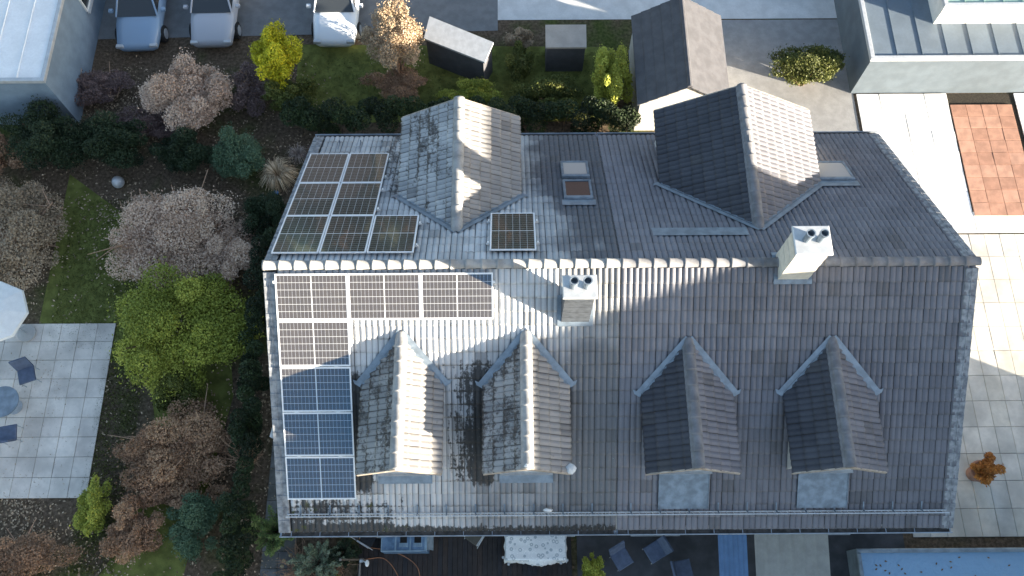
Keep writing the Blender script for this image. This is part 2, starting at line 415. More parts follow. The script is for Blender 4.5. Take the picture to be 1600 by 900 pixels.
def cross_gable(parent, name, xr, zr, yA, yE, hw, tg, side, mats, sgl=None, body_hw=None, ridge_me=RPD, flash=True):
    """dormer or wing: ridge at xr/zr from the roof (yA) out to yE; hw half width; tg slope; side -1 front, +1 rear"""
    c_, s_ = math.cos(math.atan(tg)), math.sin(math.atan(tg))
    body = MB(); bh = body_hw or hw-.2; yw = yE-side*.28
    # walls: a prism from inside the main roof out to the front wall
    zt = lambda dx: zr-tg*abs(dx)-.13
    P = [(-bh, zf(yE)-1.2), (bh, zf(yE)-1.2), (bh, zt(bh)), (0, zt(0)), (-bh, zt(bh))]
    ys = (yA+side*.5, yw)
    vs = [(xr+p[0], ys[0], p[1]) for p in P]+[(xr+p[0], ys[1], p[1]) for p in P]
    fs = [(0, 1, 2, 3, 4), (9, 8, 7, 6, 5)]+[(i, i+5, (i+1) % 5+5, (i+1) % 5) for i in range(5)]
    if side > 0: fs = [f[::-1] for f in fs]
    body.add(vs, fs)
    root = body.build(name, M_WALLD if side < 0 else M_WALLW, parent)
    # boarding under the tiles
    bd = MB()
    for sg in (-1, 1):
        q = []
        for dx in (0, hw-.02):
            zz = zr-tg*dx-.05; yb = side*((RZ-(zz))/T)       # where that height meets the main roof
            q.append((xr+sg*dx, yb-side*.05, zz)); q.append((xr+sg*dx, yE-side*.03, zz))
        a, b, c, d = q
        lo = [(v[0], v[1], v[2]-.05) for v in q]
        bd.add([a, b, d, c, lo[0], lo[1], lo[3], lo[2]], [(0, 1, 2, 3), (7, 6, 5, 4), (0, 4, 5, 1), (1, 5, 6, 2), (2, 6, 7, 3), (3, 7, 4, 0)])
    bd.build('roof_boarding', M_WOODD, root)
    slen = hw/c_; nrow = round(slen/TC+.15); L = abs(yE-yA)+hw*tg/T+.6; ncol = int(L/TW)+1
    cnt = 0
    def keep(p):
        dx = abs(p.x-xr); zz = zr-tg*dx
        return side*p.y > (RZ-zz)/T-.24
    rs = slen/nrow; off = (rs*nrow-TC*nrow)
    for sg in (-1, 1):
        # columns start at the outer gable edge so that the verge is straight
        if sg > 0: V = (c_, 0, -s_); 
        else: V = (-c_, 0, -s_)
        U = Vector((0, -side, 0))                            # runs from the outer edge back to the main roof
        O = Vector((xr, yE, zr))
        Vv = Vector(V); Nn = Vector((sg*s_, 0, c_))
        Fm = Matrix(((U.x, Vv.x, Nn.x, O.x), (U.y, Vv.y, Nn.y, O.y), (U.z, Vv.z, Nn.z, O.z), (0, 0, 0, 1)))
        Fm = Fm @ Matrix.Translation((0, .035, 0)) @ Matrix.Diagonal((1, (slen-.02)/(nrow*TC), 1, 1))
        cnt += lay_tiles(Fm, ncol, nrow, mats[0] if sg < 0 else mats[1], root, keep, sgl)
    mbd = MB(); e0 = yE-side*.02; e1 = yA-side*.05
    for sg in (-1, 1):
        q = [(xr, e0, zr+.07), (xr+sg*.155, e0, zr+.07-.155*tg-.022), (xr+sg*.155, e1, zr+.07-.155*tg-.022), (xr, e1, zr+.07)]
        q2 = [(a_, b_, c_z-.06) for a_, b_, c_z in q]
        mbd.add(q+q2, [(0, 1, 2, 3), (7, 6, 5, 4), (0, 4, 5, 1), (1, 5, 6, 2), (2, 6, 7, 3), (3, 7, 4, 0)])
    mbd.build('mortar_bed', M_RIDGE2, root)
    ridge_row((xr, yE, zr+.026), (xr, yA-side*.0, zr+.026), root, ridge_me)
    if flash:
        for sg in (-1, 1):
            p0 = Vector((xr, yA, RZ-T*abs(yA))); ze = zr-tg*hw; p1 = Vector((xr+sg*hw, side*(RZ-ze)/T, ze))
            d = (p1-p0).normalized(); nn = Vector((0, side*T, 1)).normalized(); o = d.cross(nn)
            if o.x*sg < 0: o = -o
            pts = [p0-d*.035, p0+d*.02, p1, p1+d*.05, p1+d*.05+Vector((sg*.13, side*.0, 0))]
            up = nn*.052
            r = ribbon(pts[:4], [o]*4, .13, up); 
            r.add([p1+up*1.06, p1+o*.15+up*1.06+Vector((sg*.10, 0, 0)), p1+o*.02+up*1.06+Vector((sg*.16, side*.03, -T*.03)), p1+up*1.06+Vector((sg*.02, side*.10, -T*.10))], [(0, 1, 2, 3)] if sg*side > 0 else [(3, 2, 1, 0)])
            r.build('flashing', M_ZINC, root)
            r2 = ribbon([p0+nn*.01, p1+nn*.01], [-o, -o], .07, nn*.055); r2.build('flashing', M_ZINC2, root)
    # verge boards along the outer gable edge
    for sg in (-1, 1):
        b = MB(); e = Vector((xr+sg*hw, yE, zr-tg*hw)); a = Vector((xr, yE, zr))
        dn = Vector((0, 0, -.13)); ot = Vector((0, side*.012, 0)); n2 = Vector((0, -side*.03, 0)); up = Vector((0, 0, .012))
        q = [a+ot+up, e+ot+up, e+ot+dn, a+ot+dn]; q2 = [v+n2 for v in q]
        b.add(q+q2, [(0, 1, 2, 3), (7, 6, 5, 4), (0, 4, 5, 1), (1, 5, 6, 2), (2, 6, 7, 3), (3, 7, 4, 0)])
        b.build('verge_board', pm('verge_board', (.42, .36, .30), .7, .3, 8), root)
    return root, cnt

def roof_plane_underlay(x0, x1):
    m = MB()
    for sd in (-1, 1):
        ye = sd*5.70; d = Vector((0, 0, -.05))
        a, b, c, e = Vector((x0, 0, RZ-.03)), Vector((x1, 0, RZ-.03)), Vector((x1, ye, zf(ye)-.03)), Vector((x0, ye, zf(ye)-.03))
        q = [a, b, c, e]; q2 = [v+d for v in q]
        f = [(0, 1, 2, 3), (7, 6, 5, 4), (0, 4, 5, 1), (1, 5, 6, 2), (2, 6, 7, 3), (3, 7, 4, 0)]
        if sd < 0: f = [t[::-1] for t in f]
        m.add(q+q2, f)
    return m

PANELW, PANELL, G = 1.134, 1.722, .02
HS = .13
FF = frame((0, 0, RZ), (1, 0, 0), (0, -cA, -sA))            # z out of the roof
FR = frame((0, 0, RZ), (-1, 0, 0), (0, cA, -sA))
YF0, YR0 = .159, .295                                       # first panel edge, metres from the ridge in plan

M_FELT = pm('roofing_felt', (.05, .052, .055), .9, .3, 6)
AP1 = 4.69
def half_house(name, label, x0, x1, own):
    H = thing(name, label, 'house', (0, 0, 0))
    wl = gable_body(x0+.27 if own else x0, x1 if own else x1-.27, -5.38, 5.38).build('wall', M_WALLW, H)
    rf = roof_plane_underlay(x0+.02, x1-.02 if not own else x1).build('roof', M_FELT, H)
    # footprints hidden below dormers / wing: (xr, zr, hw, tg, side, yA)
    if own:
        cg = [('dormer', 2.96, 7.485, -1.434, -4.72, 1.0, .66, -1), ('dormer', 5.99, 7.485, -1.434, -4.72, 1.04, .66, -1), ('rear_wing', 4.27, 7.615, 1.23, 5.22, 1.64, .57, 1)]
    else:
        cg = [('dormer', 9.95, 7.40, -1.60, -4.72, 1.12, .66, -1), ('dormer', 13.45, 7.40, -1.60, -4.72, 1.12, .66, -1), ('rear_wing', 11.95, 7.60, 1.25, 5.6, 2.2, .56, 1)]
    def keep(p):
        for _, xr, zr, yA, yE, hw, tg, sd in cg:
            if p.y*sd <= 0: continue
            dx = abs(p.x-xr)
            if dx < hw-.25 and abs(p.y) < abs(yE)-.45 and (RZ-(zr-tg*dx))/T+.35 < abs(p.y): return False
        return True
    budget = [0]
    def sg_main(p):
        if not own or budget[0] >= 118: return False
        if p.x > 7.1: return False
        # uncovered field in the middle of the front slope and below the dormers
        if p.x > 5.6 or (p.x > 1.75 and p.y < -1.35):
            if -1.2 < p.y or (1.75 < p.x and -3.2 < p.y): budget[0] += 1; return True
        return False
    ncol = round((x1-x0)/TW); nrow = 20
    xs = x0 if not own else x1-ncol*TW
    sub = SLEN-nrow*TC
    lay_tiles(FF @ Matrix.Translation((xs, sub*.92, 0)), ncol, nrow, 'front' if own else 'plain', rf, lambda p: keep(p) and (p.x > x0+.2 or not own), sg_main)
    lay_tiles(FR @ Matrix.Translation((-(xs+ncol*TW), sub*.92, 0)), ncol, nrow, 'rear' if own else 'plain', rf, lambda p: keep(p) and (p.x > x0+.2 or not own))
    # ridge and verge
    if own: ridge_row((x0-.03, 0, RZ+.045), (x1, 0, RZ+.045), rf, RP)
    else: ridge_row((x0, 0, RZ+.045), (x1+.03, 0, RZ+.045), rf, RP2)
    for r in range(nrow):
        for fm, sd in ((FF, 1), (FR, -1)):
            o = bpy.data.objects.new('verge_tile', VP); link(o, rf)
            xx = x0 if own else x1
            mir = 1 if own else -1
            L = Matrix.Translation((xx*sd, sub*.92+r*TC, 0)) @ Matrix.Rotation(-.05, 4, 'X') @ Matrix.Diagonal((mir*sd, 1, 1, 1))
            o.matrix_basis = fm @ L @ Matrix.Translation((random.gauss(0, .002), random.gauss(0, .002), 0))
    # gutters front and rear
    for sd in (-1, 1):
        g = MB(); r = .068; n = 8; yc = sd*5.845; zc = zf(5.8)-.035; vs = []
        xa, xb = (x0-.02, x1) if own else (x0, x1+.02)
        for xx in (xa, xb):
            for k in range(n+1):
                a = PI+PI*k/n; vs.append((xx, yc+r*math.cos(a), zc+r*math.sin(a)))
            for k in range(n, -1, -1):
                a = PI+PI*k/n; vs.append((xx, yc+(r-.007)*math.cos(a), zc+(r-.007)*math.sin(a)))
        m_ = 2*(n+1)
        g.add(vs, [(k, (k+1) % m_, (k+1) % m_+m_, k+m_) for k in range(m_)]+[tuple(range(m_))[::-1], tuple(range(m_, 2*m_))])
        g.tube([(xa, yc+sd*r, zc+.006), (xb, yc+sd*r, zc+.006)], .017, 6)
        gt = g.build('gutter', M_GUT, H)
        d = MB(); d.box(xa+.05, xb-.05, yc-.05, yc+.05, zc-.045, zc-.030); d.build('leaf_litter', M_LITTER, gt)
        if sd < 0:
            bk = 0
            for k in range(int((xb-xa)/.73)):
                b = MB(); xx = xa+.3+k*.73
                b.box(xx-.008, xx+.008, yc-r, yc+r+.004, zc+.012, zc+.018)
                b.build('gutter_bracket', M_GUT, gt)
    # snow guard on the front slope
    sg = MB(); ys = 6.37 ; xa, xb = (x0+.22, x1) if own else (x0, x1-.2)
    for w in (.05, .20): sg.tube([FF @ Vector((xa, ys, w)), FF @ Vector((xb, ys, w))], .013, 6)
    k = xa+.03
    while k < xb: sg.tube([FF @ Vector((k, ys, .05)), FF @ Vector((k+.03, ys, .20))], .006, 4, cap=False); k += .085 if own else .17
    s_ = sg.build('snow_guard', M_ALU2, H)
    k = xa+.35
    while k < xb:
        b = MB(); b.box(k-.018, k+.018, ys-.24, ys+.03, .045, .053, M=FF); b.box(k-.014, k+.014, ys-.03, ys-.012, .043, .21, M=FF)
        b.box(k-.014, k+.014, ys-.20, ys-.02, .043, .06, M=FF)
        b.build('bracket', M_ZINC2, s_); k += .735
    # hooks near the rear eave
    if own:
        for k in range(5):
            b = MB(); xx = .55+k*.63
            if xx > 2.4: break
            b.box(-xx-.015, -xx+.015, 6.05, 6.45, .04, .05, M=FR); b.box(-xx-.015, -xx+.015, 6.4, 6.42, .05, .13, M=FR)
            b.build('snow_hook', M_ZINC2, rf)
    # cross gables
    sgb = [0]
    def sg_d(p):
        if own and p.y < 0 and sgb[0] < 182: sgb[0] += 1; return True
        return False
    for nm, xr, zr, yA, yE, hw, tg, sd in cg:
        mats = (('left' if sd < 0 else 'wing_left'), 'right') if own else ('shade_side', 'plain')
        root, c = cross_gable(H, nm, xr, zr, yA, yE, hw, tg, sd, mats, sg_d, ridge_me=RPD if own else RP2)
        if sd < 0:
            # zinc apron on the main roof in front of the dormer window
            w = .66 if own else .62; ap = MB(); s0, s1 = 4.30/cA, (AP1 if own else 5.30)/cA
            ap.box(xr-w, xr+w, s0, s1, .045, .056, M=FF); ap.box(xr-w-.015, xr-w, s0, s1, .045, .075, M=FF); ap.box(xr+w, xr+w+.015, s0, s1, .045, .075, M=FF)
            ap.build('apron', M_ZINC if own else M_ZINC2, root)
            Mw = Matrix.Translation((xr-.6, yE+.28-.02, zf(4.44)+.25))
            window(root, Mw, 1.2, zr-.66*.6-.25-(zf(4.44)+.25))
        else:
            Mw = Matrix.Translation((xr+.6, yE-.28+.02, 3.9)) @ Matrix.Rotation(PI, 4, 'Z')
            window(root, Mw, 1.2, 1.4)
            # full height wall of the wing under its gable
            wb = MB(); wb.box(xr-hw+.21, xr+hw-.21, 5.2, yE-.29, 0.0, zf(yE)-1.1); wb.build('wall', M_WALLW, root)
    # windows in the walls
    for xx, w, h, z in ((.9, 2.2, 2.1, .15), (4.0, 1.4, 1.3, 1.0), (6.1, 1.4, 2.1, .15)):
        xw = xx if own else x0+x1-8.28-xx-w+8.28-x0+x0
        xw = xx if own else 16.8-.27-xx-w+.27
        window(H, Matrix.Translation((xw, -5.40, z)), w, h)
    gx = x0+.27-.02 if own else x1-.27+.02
    for yy, z in ((-3., 1.), (1.6, 1.), (-.6, 4.6)):
        Mw = Matrix.Translation((gx, yy+1.1, z)) @ Matrix.Rotation(-PI/2, 4, 'Z') if own else Matrix.Translation((gx, yy, z)) @ Matrix.Rotation(PI/2, 4, 'Z')
        window(H, Mw, 1.1, 1.25)
    return H

HOUSE = half_house('house', 'tiled house half carrying the solar panels, weathered pale grey roof with two dormers', -.27, 8.27, True)
NEIGH = half_house('house', 'right attached house half with darker grey roof and no solar panels', 8.28, 16.82, False)

def chimney(parent, x0, x1, y0, y1, zt, clad, capm, pots):
    m = MB(); zb = min(zf(y0), zf(y1))-.4
    m.box(x0, x1, y0, y1, zb, zt)
    c = m.build('chimney', clad, parent)
    # horizontal slate / sheet courses
    k = zb+.45; i = 0
    while k < zt-.08:
        s = MB(); e = .012+.004*(i % 2); s.box(x0-e, x1+e, y0-e, y1+e, k, k+.16); s.build('cladding_course', clad, c); k += .17; i += 1
    cp = MB(); cp.bbox(x0-.07, x1+.07, y0-.07, y1+.07, zt, zt+.07, .02); cp.build('cap', capm, c)
    for px, py in pots:
        p = MB(); p.lathe([(.0, .02), (.085, .02), (.085, .30), (.105, .32), (.105, .38), (.08, .38), (.075, .2), (0, .2)], (px, py, zt+.06), 16)
        p.build('flue_pot', M_ZINC, c)
    fl = MB(); o = .11
    for (a, b, cc, d) in ((x0-o, x1+o, y0-o, y0-.016), (x0-o, x1+o, y1+.016, y1+o), (x0-o, x0-.016, y0-.016, y1+.016), (x1+.016, x1+o, y0-.016, y1+.016)):
        vs = [Vector((xx, yy, zf(yy)+h)) for h in (.045, .065) for yy in (cc, d) for xx in (a, b)]
        fl.add(vs, [(0, 2, 3, 1), (4, 5, 7, 6), (0, 1, 5, 4), (2, 6, 7, 3), (0, 4, 6, 2), (1, 3, 7, 5)])
    fl.build('flashing', M_ZINC2, c)
    return c
M_SLATE = pm('slate_cladding', (.075, .085, .10), .6, .3, 8)
M_ZLIGHT = pm('light_sheet', (.52, .54, .56), .45, .12, 5, metal=.2)
M_CREAM = pm('cream_render', (.62, .58, .50), .8, .12, 5)
chimney(HOUSE, 6.86, 7.50, -1.21, -.78, 9.35, M_SLATE, M_ZLIGHT, [(7.03, -1.0), (7.33, -1.0)])
chimney(NEIGH, 12.05, 12.75, -.36, .22, 9.75, M_CREAM, M_ZLIGHT, [(12.25, -.07), (12.55, -.07)])

def roof_window(parent, F, u, v, w, h, tint, apron=True):
    f = MB(); t = .07
    for a, b, c, d in ((0, w, 0, t+.05), (0, w, h-t, h), (0, t, t+.05, h-t), (w-t, w, t+.05, h-t)):
        f.bbox(u+a, u+b, v+c, v+d, .02, .12, .012, M=F)
    o = f.build('roof_window', M_ZINC2, parent)
    g = MB(); g.box(u+t, u+w-t, v+t+.05, v+h-t, .085, .095, M=F); g.build('pane', tint, o)
    if apron:
        a = MB(); a.box(u-.06, u+w+.06, v-.28, v-.003, .045, .055, M=F); a.build('apron', M_ZINC, o)
    return o
M_BLIND = glassy('pane_with_blind', (.42, .42, .40), .12)
roof_window(NEIGH, FR, -7.85, 2.95, .78, 1.0, M_PANE)
roof_window(NEIGH, FR, -7.85, 4.15, .78, .9, M_BLIND, False)
roof_window(NEIGH, FR, -15.15, 3.9, 1.1, 1.05, M_BLIND)
# zinc tray beside the neighbour's wing
a = MB(); a.box(-11.6, -9.2, 1.15, 1.5, .045, .055, M=FR); a.build('apron', M_ZINC, NEIGH)
# downpipe and gable lamp
dp = MB(); dp.tube([(.12, -5.86, 4.55), (.12, -5.6, 4.35), (.12, -5.47, 4.2), (.12, -5.47, .1)], .04, 8); dp.build('downpipe', M_GUT, HOUSE)
gl = MB(); gl.box(-.30, 0, -3.42, -3.36, 5.86, 5.90); gl.add([(-.42, -3.62, 5.98), (-.30, -3.10, 6.04), (-.24, -3.14, 6.00), (-.34, -3.66, 5.93), (-.40, -3.60, 5.80), (-.28, -3.12, 5.86)], [(0, 3, 2, 1), (0, 4, 3), (0, 1, 5, 4), (1, 2, 5), (3, 4, 5, 2)])
gl.build('wall_lamp', M_PLASW, HOUSE)
# mortar dabs at the dormer ends
for (x, y, z, s) in ((5.99, -4.66, 7.52, .09), (7.02, -4.62, 6.86, .12), (2.98, -4.68, 7.50, .06)):
    d = MB(); vs = []
    d.lathe([(0, s*.45), (s*.6, s*.35), (s*1.0, 0), (s*.9, -s*.3), (0, -s*.4)], (x, y, z+.03), 9)
    d.v = [(v[0]+random.gauss(0, .01), v[1]+random.gauss(0, .01), v[2]+random.gauss(0, .006)) for v in d.v]
    d.build('mortar_dab', pm('mortar', (.7, .69, .66), .85, .1, 20), HOUSE)

# ------------------------------------------------------------------ solar panels
def half_cells(w, h, nx, ny, x0, y0, z):
    """grid of nx*ny cells in the rectangle; returns mesh"""
    gx, gy = (.0042, .0075) if nx > ny else (.0075, .0042)
    cw = (w-(nx+1)*gx)/nx; ch = (h-(ny+1)*gy)/ny; V = []; F = []; tv = []; cu = []
    cc = min(cw, ch)*.05
    for j in range(ny):
        for i in range(nx):
            a = x0+gx+i*(cw+gx); b = y0+gy+j*(ch+gy); n = len(V)
            V += [(a, b, z), (a+cw, b, z), (a+cw, b+ch, z), (a, b+ch, z)]; F.append((n, n+3, n+2, n+1)); tv.append(random.random())
            cu += ([0, 0, 1, 1] if ch > cw else [0, 1, 1, 0])
    return np_mesh('cell_field', V, F, M_CELL, face={'tv': np.array(tv)}, point={'cu': np.array(cu)})
def panel_proto(W_, L_, label):
    """panel lying in local xy (x = across, y = down slope), top face at z = 0"""
    root = thing('solar_panel', label, 'solar panel')
    f = MB(); t = .028; dpt = .035
    for a, b, c, d in ((0, W_, 0, t), (0, W_, L_-t, L_), (0, t, t, L_-t), (W_-t, W_, t, L_-t)): f.bbox(a, b, c, d, -dpt, 0, .003)
    fo = f.build('frame', M_ALU, root)
    s = MB(); s.box(t, W_-t, t, L_-t, -.012, -.005); s.build('backsheet', M_BACK, root)
    iw, il = W_-2*t-.012, L_-2*t-.012; x0, y0 = t+.006, t+.006; gap = .018
    if L_ > W_: parts = [(iw, (il-gap)/2, 6, 9, x0, y0), (iw, (il-gap)/2, 6, 9, x0, y0+(il+gap)/2)]
    else: parts = [((iw-gap)/2, il, 9, 6, x0, y0), ((iw-gap)/2, il, 9, 6, x0+(iw+gap)/2, y0)]
    for p in parts:
        o = bpy.data.objects.new('cell_field', half_cells(*p, -.0045)); link(o, root); stuff(o)
    return root
def place_panel(F, W_, L_, u, v, label, group, proto, ends=(), clamps=()):
    r = copy_tree(proto)
    r['label'] = label; r['group'] = group
    J = Matrix.Rotation(random.gauss(0, .0015), 4, 'Y') @ Matrix.Rotation(random.gauss(0, .0015), 4, 'X')
    r.matrix_basis = F @ Matrix.Translation((u, v, HS)) @ J
    # rails underneath with visible white ends, clamps between panels
    rl = MB()
    if W_ > L_: # landscape: rails run down the slope
        for xx in (.28, W_-.28): rl.box(xx-.02, xx+.02, -.01, L_+.01, -.08, -.037)
        for xx in (.28, W_/2, W_-.28):
            if 'b' in ends: b = MB(); b.box(xx-.025, xx+.025, L_+.001, L_+.035, -.075, -.003); b.build('rail_end', M_PLASW, r)
        if 'l' in ends: b = MB(); b.box(-.05, -.001, .17, .23, -.07, -.003); b.build('rail_end', M_PLASW, r)
        if 'r' in ends:
            for yy in (.2, L_-.25): b = MB(); b.box(W_+.001, W_+.05, yy, yy+.06, -.07, -.003); b.build('rail_end', M_PLASW, r)
    else:
        for yy in (.35, L_-.35):
            rl.box(-.01, W_+.01, yy-.02, yy+.02, -.08, -.037)
            for e, xa, xb in (('l', -.09, -.001), ('r', W_+.001, W_+.09)):
                if e in ends: b = MB(); b.box(xa, xb, yy-.018, yy+.018, -.085, -.04); b.box((xa+xb)/2-.02, (xa+xb)/2+.02, yy-.035, yy+.035, -.04, .0); b.build('rail_end', M_PLASW, r)
    rl.build('mounting_rail', M_METW, r)
    for xx in clamps:
        c = MB(); c.box(xx-.05, xx+.05, L_+.003, L_+G-.003, -.01, .004); c.build('clamp', M_ALU, r)
    return r
PL = panel_proto(PANELL, PANELW, ''); PP = panel_proto(PANELW, PANELL, '')
ordn = ['uppermost', 'second', 'third', 'fourth', 'lowest']
gF = 'solar panels laid sideways on the front slope'; gR = 'upright solar panels on the rear slope'
for k in range(3):
    lab = ['solar panel at the left end of the row under the ridge tiles',
           'middle solar panel of the sunlit row under the ridge tiles',
           'solar panel at the right end of the sunlit row, upper right corner in shadow'][k]
    place_panel(FF, PANELL, PANELW, k*(PANELL+G), YF0/cA, lab, gF, PL, ends=(('l',) if k == 0 else ('r',) if k == 2 else ()), clamps=(.35, PANELL-.35) if k == 0 else ())
labs = ['sunlit brown solar panel, second from the top of the left column',
        'left column solar panel crossed by the shadow edge, half brown and half blue',
        'blue shaded solar panel, second from the bottom of the left column',
        'blue shaded solar panel at the bottom of the left column, nearest the eave']
for k in range(4):
    place_panel(FF, PANELL, PANELW, 0, YF0/cA+(k+1)*(PANELW+G), labs[k], gF, PL, ends=('b',) if k == 3 else (), clamps=(.35, PANELL-.35) if k < 3 else ())
xr0 = -.161
def rp(x, row, label, ends=()):
    place_panel(FR, PANELW, PANELL, -(x+PANELW), YR0/cA+row*(PANELL+G), label, gR, PP, ends)
rl = {(0, 0): 'rear slope solar panel at the left verge in the row next to the ridge',
      (1, 0): 'middle solar panel of the three in the rear row next to the ridge',
      (2, 0): 'rear slope solar panel next to the ridge and left of the wing valley',
      (0, 1): 'rear slope solar panel at the left verge, middle row, with a green tree reflection',
      (1, 1): 'right hand solar panel of the rear middle row, with an orange reflection',
      (0, 2): 'rear slope solar panel at the left verge in the row nearest the rear gutter',
      (1, 2): 'right hand solar panel of the row nearest the rear gutter, beside the bare tiles'}
for (c, r), lab in rl.items():
    e = ('l',) if (c == 2) or (r > 0 and c == 1) else ()    # local left is +x in the world here
    rp(xr0+c*(PANELW+G), r, lab, e)
place_panel(FR, PANELW, PANELL, -(5.124+PANELW), .36/cA, 'single solar panel standing apart right of the rear wing, close to the ridge', gR, PP, ('l', 'r'))
for p in (PL, PP):
    for ch in list(p.children): bpy.data.objects.remove(ch)
    bpy.data.objects.remove(p)

# white scrap caught on the snow guard
w = MB(); w.lathe([(0, .03), (.05, .028), (.075, .0), (.05, -.02), (0, -.022)], (0, 0, 0), 10)
w.v = [(v[0]*1.7, v[1]*.75+.012*math.sin(v[0]*50), v[2]) for v in w.v]
o = w.build('plastic_scrap', M_PLASW, None, True); o.matrix_basis = FF @ Matrix.Translation((6.53, 6.28, .10))
tag(o, 'small white plastic scrap lying on the tiles by the snow guard', 'scrap')

# ------------------------------------------------------------------ ground, paths, deck
def ground_mat():
    n = N('soil_and_grass')
    f = n.rng(n.noise(.35, 4.), .50, .68); f2 = n.noise(9, 5.); f3 = n.noise(60, 3.)
    soil = n.mix(n.rng(f2, .3, .7), (.085, .062, .042), (.19, .14, .10))
    gr = n.mix(n.rng(f2, .3, .7), (.05, .068, .018), (.11, .13, .04))
    col = n.mix(f, soil, gr); col = n.mix(n.math('MULTIPLY', n.rng(f3, .5, .7), .4), col, (.02, .018, .012))
    n.bump(n.math('ADD', f3, f2), .6, .05); return n.done(col, .95, spec=.1)
g = MB(); g.add([(-400, -400, 0), (400, -400, 0), (400, 400, 0), (-400, 400, 0)], [(0, 1, 2, 3)])
structure(g.build('ground', ground_mat()))
def flat(name, pts, z, mat, parent=None):
    m = MB(); m.add([(x, y, z) for x, y in pts], [tuple(range(len(pts)))]); return m.build(name, mat, parent)
M_LAWN = pm('lawn', (.16, .175, .05), .95, .35, 3, spec=.1, bump=.6)
structure(flat('reflected_plane', [(-350, 20), (350, 20), (350, 380), (-350, 380)], .01, pm('reflected_brown', (.16, .075, .05), .95, .3, .5)))  # unseen brown plane added to tint what the rear panels reflect
structure(flat('lawn', [(-10.2, .2), (-6.4, .2), (-5.6, -2.6), (-6.2, -5.4), (-7.9, -8.5), (-4.6, -8.5), (-3.4, -1), (-4.3, 4), (-7.2, 5.0), (-10.2, 7.2)], .012, M_LAWN))
structure(flat('lawn', [(-2.4, 9.3), (9.5, 9.3), (9.5, 12.6), (-2.4, 12.8)], .012, M_LAWN))
M_ASPH = pm('pale_asphalt', (.20, .205, .21), .9, .15, 3, bump=.3)
structure(flat('road', [(-60, 12.1), (5.2, 13.4), (5.2, 18.6), (-60, 18.6)], .016, M_ASPH))
M_PAVE = pm('pale_paving', (.66, .66, .65), .8, .12, 2)
structure(flat('pavement', [(5.2, 13.9), (60, 13.9), (60, 18.6), (5.2, 18.6)], .016, M_PAVE))
M_DRIVE = pm('cream_paving', (.50, .47, .42), .85, .15, 1.5)
def slabs(name, x0, x1, y0, y1, z, sx, sy, mats, piece='paving_slab', gap=.012, parent=None, stagger=False, h=.03, keep=None):
    """bed + raised pieces"""
    b = structure(flat(name, [(x0, y0), (x1, y0), (x1, y1), (x0, y1)], z, M_DIRT))
    nx = max(1, int((x1-x0)/sx)); ny = max(1, int((y1-y0)/sy)); dx = (x1-x0)/nx; dy = (y1-y0)/ny; mesh = []
    for m in mats:
        q = MB(); q.bbox(0, dx-gap, 0, dy-gap, 0, h, .006); mesh.append(q.mesh(piece, m))
    for j in range(ny):
        for i in range(nx):
            x, y = x0+i*dx+gap/2, y0+j*dy+gap/2
            if keep and not keep(x+dx/2, y+dy/2): continue
            o = bpy.data.objects.new(piece, random.choice(mesh)); link(o, b)
            o.location = (x, y, z+.002+random.random()*.005); o.rotation_euler = (random.gauss(0, .004), random.gauss(0, .004), 0)
    return b
M_SL = [pm('slab_%d' % i, c, .85, .3, 4, bump=.4) for i, c in enumerate(((.19, .195, .20), (.23, .23, .225), (.16, .16, .15)))]
slabs('side_path', -1.98, -.95, -8.9, 6.2, .01, .5, .5, M_SL)
PX1, PY1 = -7.6, 1.5
M_PT = [pm('patio_%d' % i, c, .8, .24, 1.1) for i, c in enumerate(((.70, .64, .575), (.74, .68, .61), (.66, .60, .54)))]
slabs('patio', -13.6, PX1, -4.25, PY1, .02, .6, .6, M_PT)
M_DR = [pm('drive_%d' % i, c, .8, .24, 1.1) for i, c in enumerate(((.60, .57, .51), (.64, .61, .56), (.56, .54, .50)))]
slabs('driveway', 17.9, 24.3, -5.6, 4.6, .015, .5, .8, M_DR)
M_WP = [pm('white_paving_%d' % i, c, .7, .24, 1.1) for i, c in enumerate(((.80, .80, .79), (.84, .84, .83)))]
slabs('courtyard', 18.6, 27.0, 4.65, 10.4, .015, .8, .8, M_WP, keep=lambda x, y: not (21.9 < x < 24.4 and 5.2 < y < 10.0))
M_TC = [pm('terracotta_%d' % i, c, .8, .2, 4) for i, c in enumerate(((.40, .22, .155), (.44, .25, .18), (.37, .20, .14)))]
slabs('terrace', 22.0, 24.3, 5.3, 9.9, .024, .5, .5, M_TC, 'terracotta_slab', h=.04)

def deck():
    d = MB(); x0, x1, y0, y1 = .98, 7.5, -9.2, -5.42
    for yy in (-5.6, -6.4, -7.2, -8.0, -8.8): d.box(x0, x1, yy-.03, yy+.03, .02, .095)
    D = structure(d.build('deck', M_WOODD))
    mats = [pm('deck_wood_%d' % i, c, .6, .35, 5, spec=.4, bump=.4) for i, c in enumerate(((.030, .025, .025), (.036, .028, .026), (.026, .024, .027), (.042, .030, .026)))]
    ms = []
    for m in mats: q = MB(); q.bbox(0, .143, 0, y1-y0, 0, .026, .004); ms.append(q.mesh('deck_board', m))
    n = int((x1-x0)/.15)
    for i in range(n):
        o = bpy.data.objects.new('deck_board', random.choice(ms)); link(o, D)
        o.location = (x0+i*.15, y0+random.uniform(-.01, .01), .096+random.uniform(0, .002))
deck()
structure(flat('path', [(7.6, -9.2), (17.6, -9.2), (17.6, -5.4), (7.6, -5.4)], .02, pm('dark_terrace', (.07, .072, .08), .85, .3, 2)))

